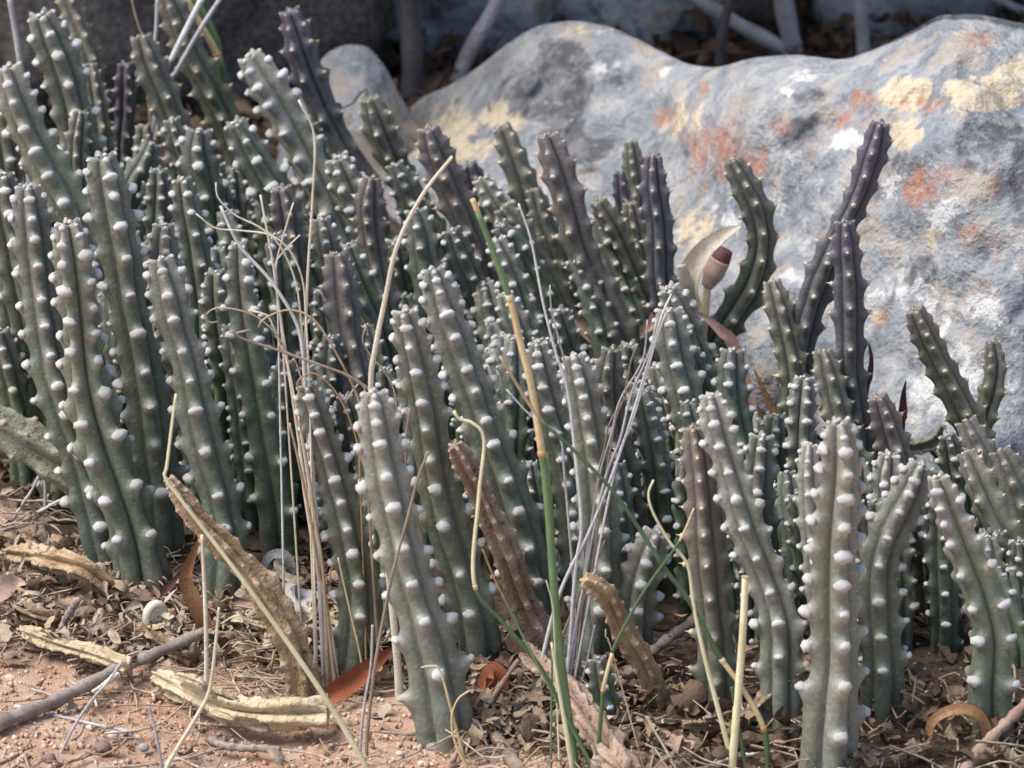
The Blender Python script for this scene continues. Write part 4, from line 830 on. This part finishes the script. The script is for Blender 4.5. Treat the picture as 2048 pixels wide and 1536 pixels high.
def branch(path, gy, w1, w2, mat, lean=0.0):
    P = place(path, gy, lean); C = catmull(P, 40); m = px2m(1., P[0]); V, Q, T = tube(C-np.array(b0), np.linspace(w2, w1, 40)*.5*m*(1+.08*np.sin(np.arange(40)*.9)), 9)
    link(bpy.data.objects.new('branch', npmesh('branch', V, Q, T, MG[mat])), shrub)
branch([(1180,-420),(1090,-180),(1010,-30),(975,40),(935,110),(908,180)], 200, 22, 34, 'bark')
branch([(1180,-160),(1330,-40),(1420,15),(1500,62),(1588,112)], 125, 26, 34, 'bark', -.02)
branch([(1500,-420),(1545,-140),(1565,-10),(1578,60),(1590,112)], 125, 28, 42, 'bark', -.03)
branch([(1690,-420),(1712,-80),(1722,40),(1728,112)], 130, 20, 30, 'bark')
branch([(790,-420),(812,-40),(825,90),(822,190)], 215, 36, 46, 'dkbark')
branch([(1600,-400),(1480,-60),(1445,60),(1440,150)], 160, 16, 22, 'dkbark')
branch([(2300,-60),(2100,25),(1990,-5),(1900,-60)], 60, 16, 20, 'bark')
branch([(700,-300),(640,-60),(610,40),(600,120)], 200, 22, 30, 'dkbark')
rg = np.random.RandomState(8); nl = 15000
cc = rg.normal(size=(nl, 3)); cc /= np.linalg.norm(cc, axis=1)[:, None]; cc *= rg.uniform(.25, 1, nl)[:, None]**.6
cen = cc*np.array([.95, .55, .22])+np.array([-.05, 3.50, .28])
low = np.maximum(.03, .996-.2975*cen[:, 1]+.03)
cen[:, 2] = np.maximum(cen[:, 2], low+rg.uniform(0, .05, nl))
a = rg.normal(size=(nl, 3)); a /= np.linalg.norm(a, axis=1)[:, None]; b = np.cross(a, rg.normal(size=(nl, 3))); b /= np.linalg.norm(b, axis=1)[:, None]
ln = rg.uniform(.012, .026, nl)[:, None]; wd = ln*.4
V = np.stack([cen-a*ln, cen+b*wd, cen+a*ln, cen-b*wd], 1).reshape(-1, 3)-np.array(b0)
N = NT('shade_crown_leaf'); SHL = N.done(N.mix(N.noise(30, 2, offs=False), (0.035, 0.05, 0.025), (0.075, 0.085, 0.04)), .7, .2)
link(bpy.data.objects.new('crown', npmesh('crown', V, np.arange(nl*4).reshape(-1, 4), None, SHL, False)), shrub)  # unseen leaf mass, added above the view to darken the background

# ------------------------------------------------------------------ litter and grit
N = NT('litter'); cv = N.attr('c'); n1 = N.noise(200, 4, offs=False)
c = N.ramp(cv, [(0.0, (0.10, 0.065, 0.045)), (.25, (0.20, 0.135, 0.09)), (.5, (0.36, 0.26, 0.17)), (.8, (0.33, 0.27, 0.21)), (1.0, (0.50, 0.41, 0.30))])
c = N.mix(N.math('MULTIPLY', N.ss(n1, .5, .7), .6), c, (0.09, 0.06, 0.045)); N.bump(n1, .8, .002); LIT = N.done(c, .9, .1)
def flakes(mb, px, gy, pile, size, rg, dark=0.0):
    b = ground(px, gy); L = size*rg.uniform(.4, 1.5); W = L*(rg.uniform(.05, .16) if rg.rand() < .45 else rg.uniform(.15, .55)); nn = 6
    yaw = rg.uniform(0, 6.28); pit = rg.normal()*.35; cur = rg.normal()*.9; cup = rg.uniform(-.9, .9)
    u = np.linspace(-1, 1, nn); k = np.array([-1., 0, 1.])
    wv = W*np.sqrt(np.maximum(.08, 1-np.abs(u)**rg.uniform(1.5, 5)))*(1+.25*rg.normal(size=nn))
    P = np.zeros((nn, 3, 3)); P[:, :, 0] = (L*u*np.cos(cur*u*.6))[:, None]; P[:, :, 1] = wv[:, None]*k[None]; P[:, :, 2] = (L*.5*cur*u*u)[:, None]+wv[:, None]*cup*np.abs(k)[None]+rg.normal(size=(nn, 3))*W*.14
    Mx = np.array(Matrix.Rotation(yaw, 3, 'Z') @ Matrix.Rotation(pit, 3, 'Y') @ Matrix.Rotation(rg.normal()*.6, 3, 'X'))
    V = P.reshape(-1, 3)@Mx.T
    V[:, 2] -= V[:, 2].min(); V += np.array([b[0], b[1], rg.uniform(-.002, pile)])
    i, j = np.meshgrid(np.arange(nn-1), np.arange(2), indexing='ij'); Q = np.stack([i*3+j, i*3+j+1, (i+1)*3+j+1, (i+1)*3+j], -1).reshape(-1, 4)
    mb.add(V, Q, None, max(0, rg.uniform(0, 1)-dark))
    return V
def zone(rg, poly):
    k = rg.randint(len(poly)); x0, y0, x1, y1 = poly[k]; return rg.uniform(x0, x1), rg.uniform(y0, y1)
rg = np.random.RandomState(21); mb = MB()
for q in range(5200):                  # under and in front of the clump
    x, y = zone(rg, [(-300, 950, 260, 1260), (-200, 1150, 420, 1330), (150, 1180, 700, 1330), (560, 1120, 800, 1390), (900, 1290, 1300, 1545), (1150, 1350, 1700, 1580), (1600, 1380, 2300, 1640), (900, 1350, 1120, 1500)])
    flakes(mb, x, y, .011, .0042, rg, .6 if x > 1260 or y < np.interp(x, [0, 250, 600, 900], [990, 1130, 1200, 1380]) else 0)  # darker flakes within the clump and at right: shade put into their colour
for q in range(900): flakes(mb, rg.uniform(-60, 2110), rg.uniform(560, 1350), .006, .006, rg, .5)  # flakes between the stems, colour lowered to deepen the shade there
for q in range(160): flakes(mb, rg.uniform(-300, 1000), rg.uniform(1360, 1700), .001, .004, rg)
for q in range(2600): flakes(mb, rg.uniform(-100, 2150), rg.uniform(-140, 330), .012, .008, rg, .8)  # flakes behind the boulder, coloured dark to imitate deep shade
for q in range(520):                   # loose fibres and broken straws
    x, y = zone(rg, [(-40, 1020, 420, 1350), (-40, 1350, 900, 1600), (420, 1200, 760, 1400), (900, 1300, 1300, 1580), (1200, 1380, 2090, 1600)])
    b = ground(x, y); L = rg.uniform(.006, .022); a = rg.uniform(0, 6.28); cv = rg.normal()*.35
    Pq = np.array([[b[0]+L*u*math.cos(a+cv*u), b[1]+L*u*math.sin(a+cv*u), .0012+(.010 if y < 1350 or x > 900 else .001)*rg.rand()+.003*abs(u)*rg.rand()] for u in (-1, -.4, .2, 1)])
    V, Q, T = tube(catmull(Pq, 7), rg.uniform(.0002, .00065), 4, 1, np.array([0, 0, 1.])); mb.add(V, Q, T, rg.uniform(.35, 1))
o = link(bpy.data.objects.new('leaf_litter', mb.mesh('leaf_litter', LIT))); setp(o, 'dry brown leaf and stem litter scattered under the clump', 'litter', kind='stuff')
# larger scraps one can point at
for q in range(26):
    x, y = zone(rg, [(-10, 1010, 160, 1120), (60, 1180, 330, 1300), (440, 1260, 700, 1360), (920, 1340, 1120, 1520), (1240, 1380, 1640, 1530), (1740, 1400, 2030, 1530)])
    m1 = MB(); V = flakes(m1, x, y,   .006, .009, rg); org = V.mean(0); org[2] = V[:, 2].min(); m1.V[0] = V-org
    o = link(bpy.data.objects.new('litter_scrap', m1.mesh('litter_scrap', LIT))); o.location = org; setp(o, 'curled scrap of dry brown husk lying loose on the litter', 'scrap', 'curled scraps on the litter')
# sand grains
N = NT('grit'); cv = N.attr('c'); GRIT = N.done(N.ramp(cv, [(0, (0.20, 0.12, 0.085)), (.3, (0.44, 0.26, 0.17)), (.6, (0.56, 0.37, 0.26)), (.85, (0.62, 0.50, 0.40)), (1, (0.30, 0.27, 0.25))]), .9, .15)
mb = MB(); ico = np.array([(1, 0, 0), (-1, 0, 0), (0, 1, 0), (0, -1, 0), (0, 0, 1), (0, 0, -1)], float); it = np.array([(0, 2, 4), (2, 1, 4), (1, 3, 4), (3, 0, 4), (2, 0, 5), (1, 2, 5), (3, 1, 5), (0, 3, 5)])
for q in range(9000):
    x = rg.uniform(-60, 1250) if q < 7000 else rg.uniform(-500, 2400); y = rg.uniform(1290, 1640) if q < 7000 else rg.uniform(1250, 1900); b = ground(x, y); s_ = .00045+.0011*rg.rand()**4
    Mx = np.array(Matrix.Rotation(rg.uniform(0, 6), 3, (rg.normal(), rg.normal(), 1)))
    mb.add((ico*(1+.35*rg.normal(size=(6, 1)))*s_)@Mx.T+np.array([b[0], b[1], gz(b[0], b[1])+s_*.4]), None, it, rg.rand())
o = link(bpy.data.objects.new('sand_grains', mb.mesh('sand_grains', GRIT, False))); setp(o, 'coarse orange sand grains on the bare ground', 'sand', kind='stuff')

rg = np.random.RandomState(77)
for q in range(34):
    x, y = zone(rg, [(-20, 1020, 170, 1130), (20, 1170, 380, 1310), (430, 1240, 640, 1340), (920, 1330, 1150, 1510), (1230, 1380, 1650, 1540), (1720, 1390, 2040, 1540)])
    a = rg.uniform(-.9, .9); L = rg.uniform(30, 85); dx, dy = L*math.cos(a), L*math.sin(a)*.5
    wd = rg.uniform(14, 34)
    stem([(x-dx, y-dy), (x+rg.uniform(-8, 8), y+rg.uniform(-8, 8)), (x+dx, y+dy)], 0, wd*.7, wd, 'w', 'broken shrivelled piece of dead stem sunk in the litter', 'dried stem', 'broken dead stem pieces in the litter', 'dried_stem', mat=MD[rg.choice(['tan', 'brown', 'pink', 'yellow'])], shrivel=1.2, knob='d', lying=True, rise=[rg.uniform(0, .012), rg.uniform(0, .008), 0.0], n=4, hi=False)
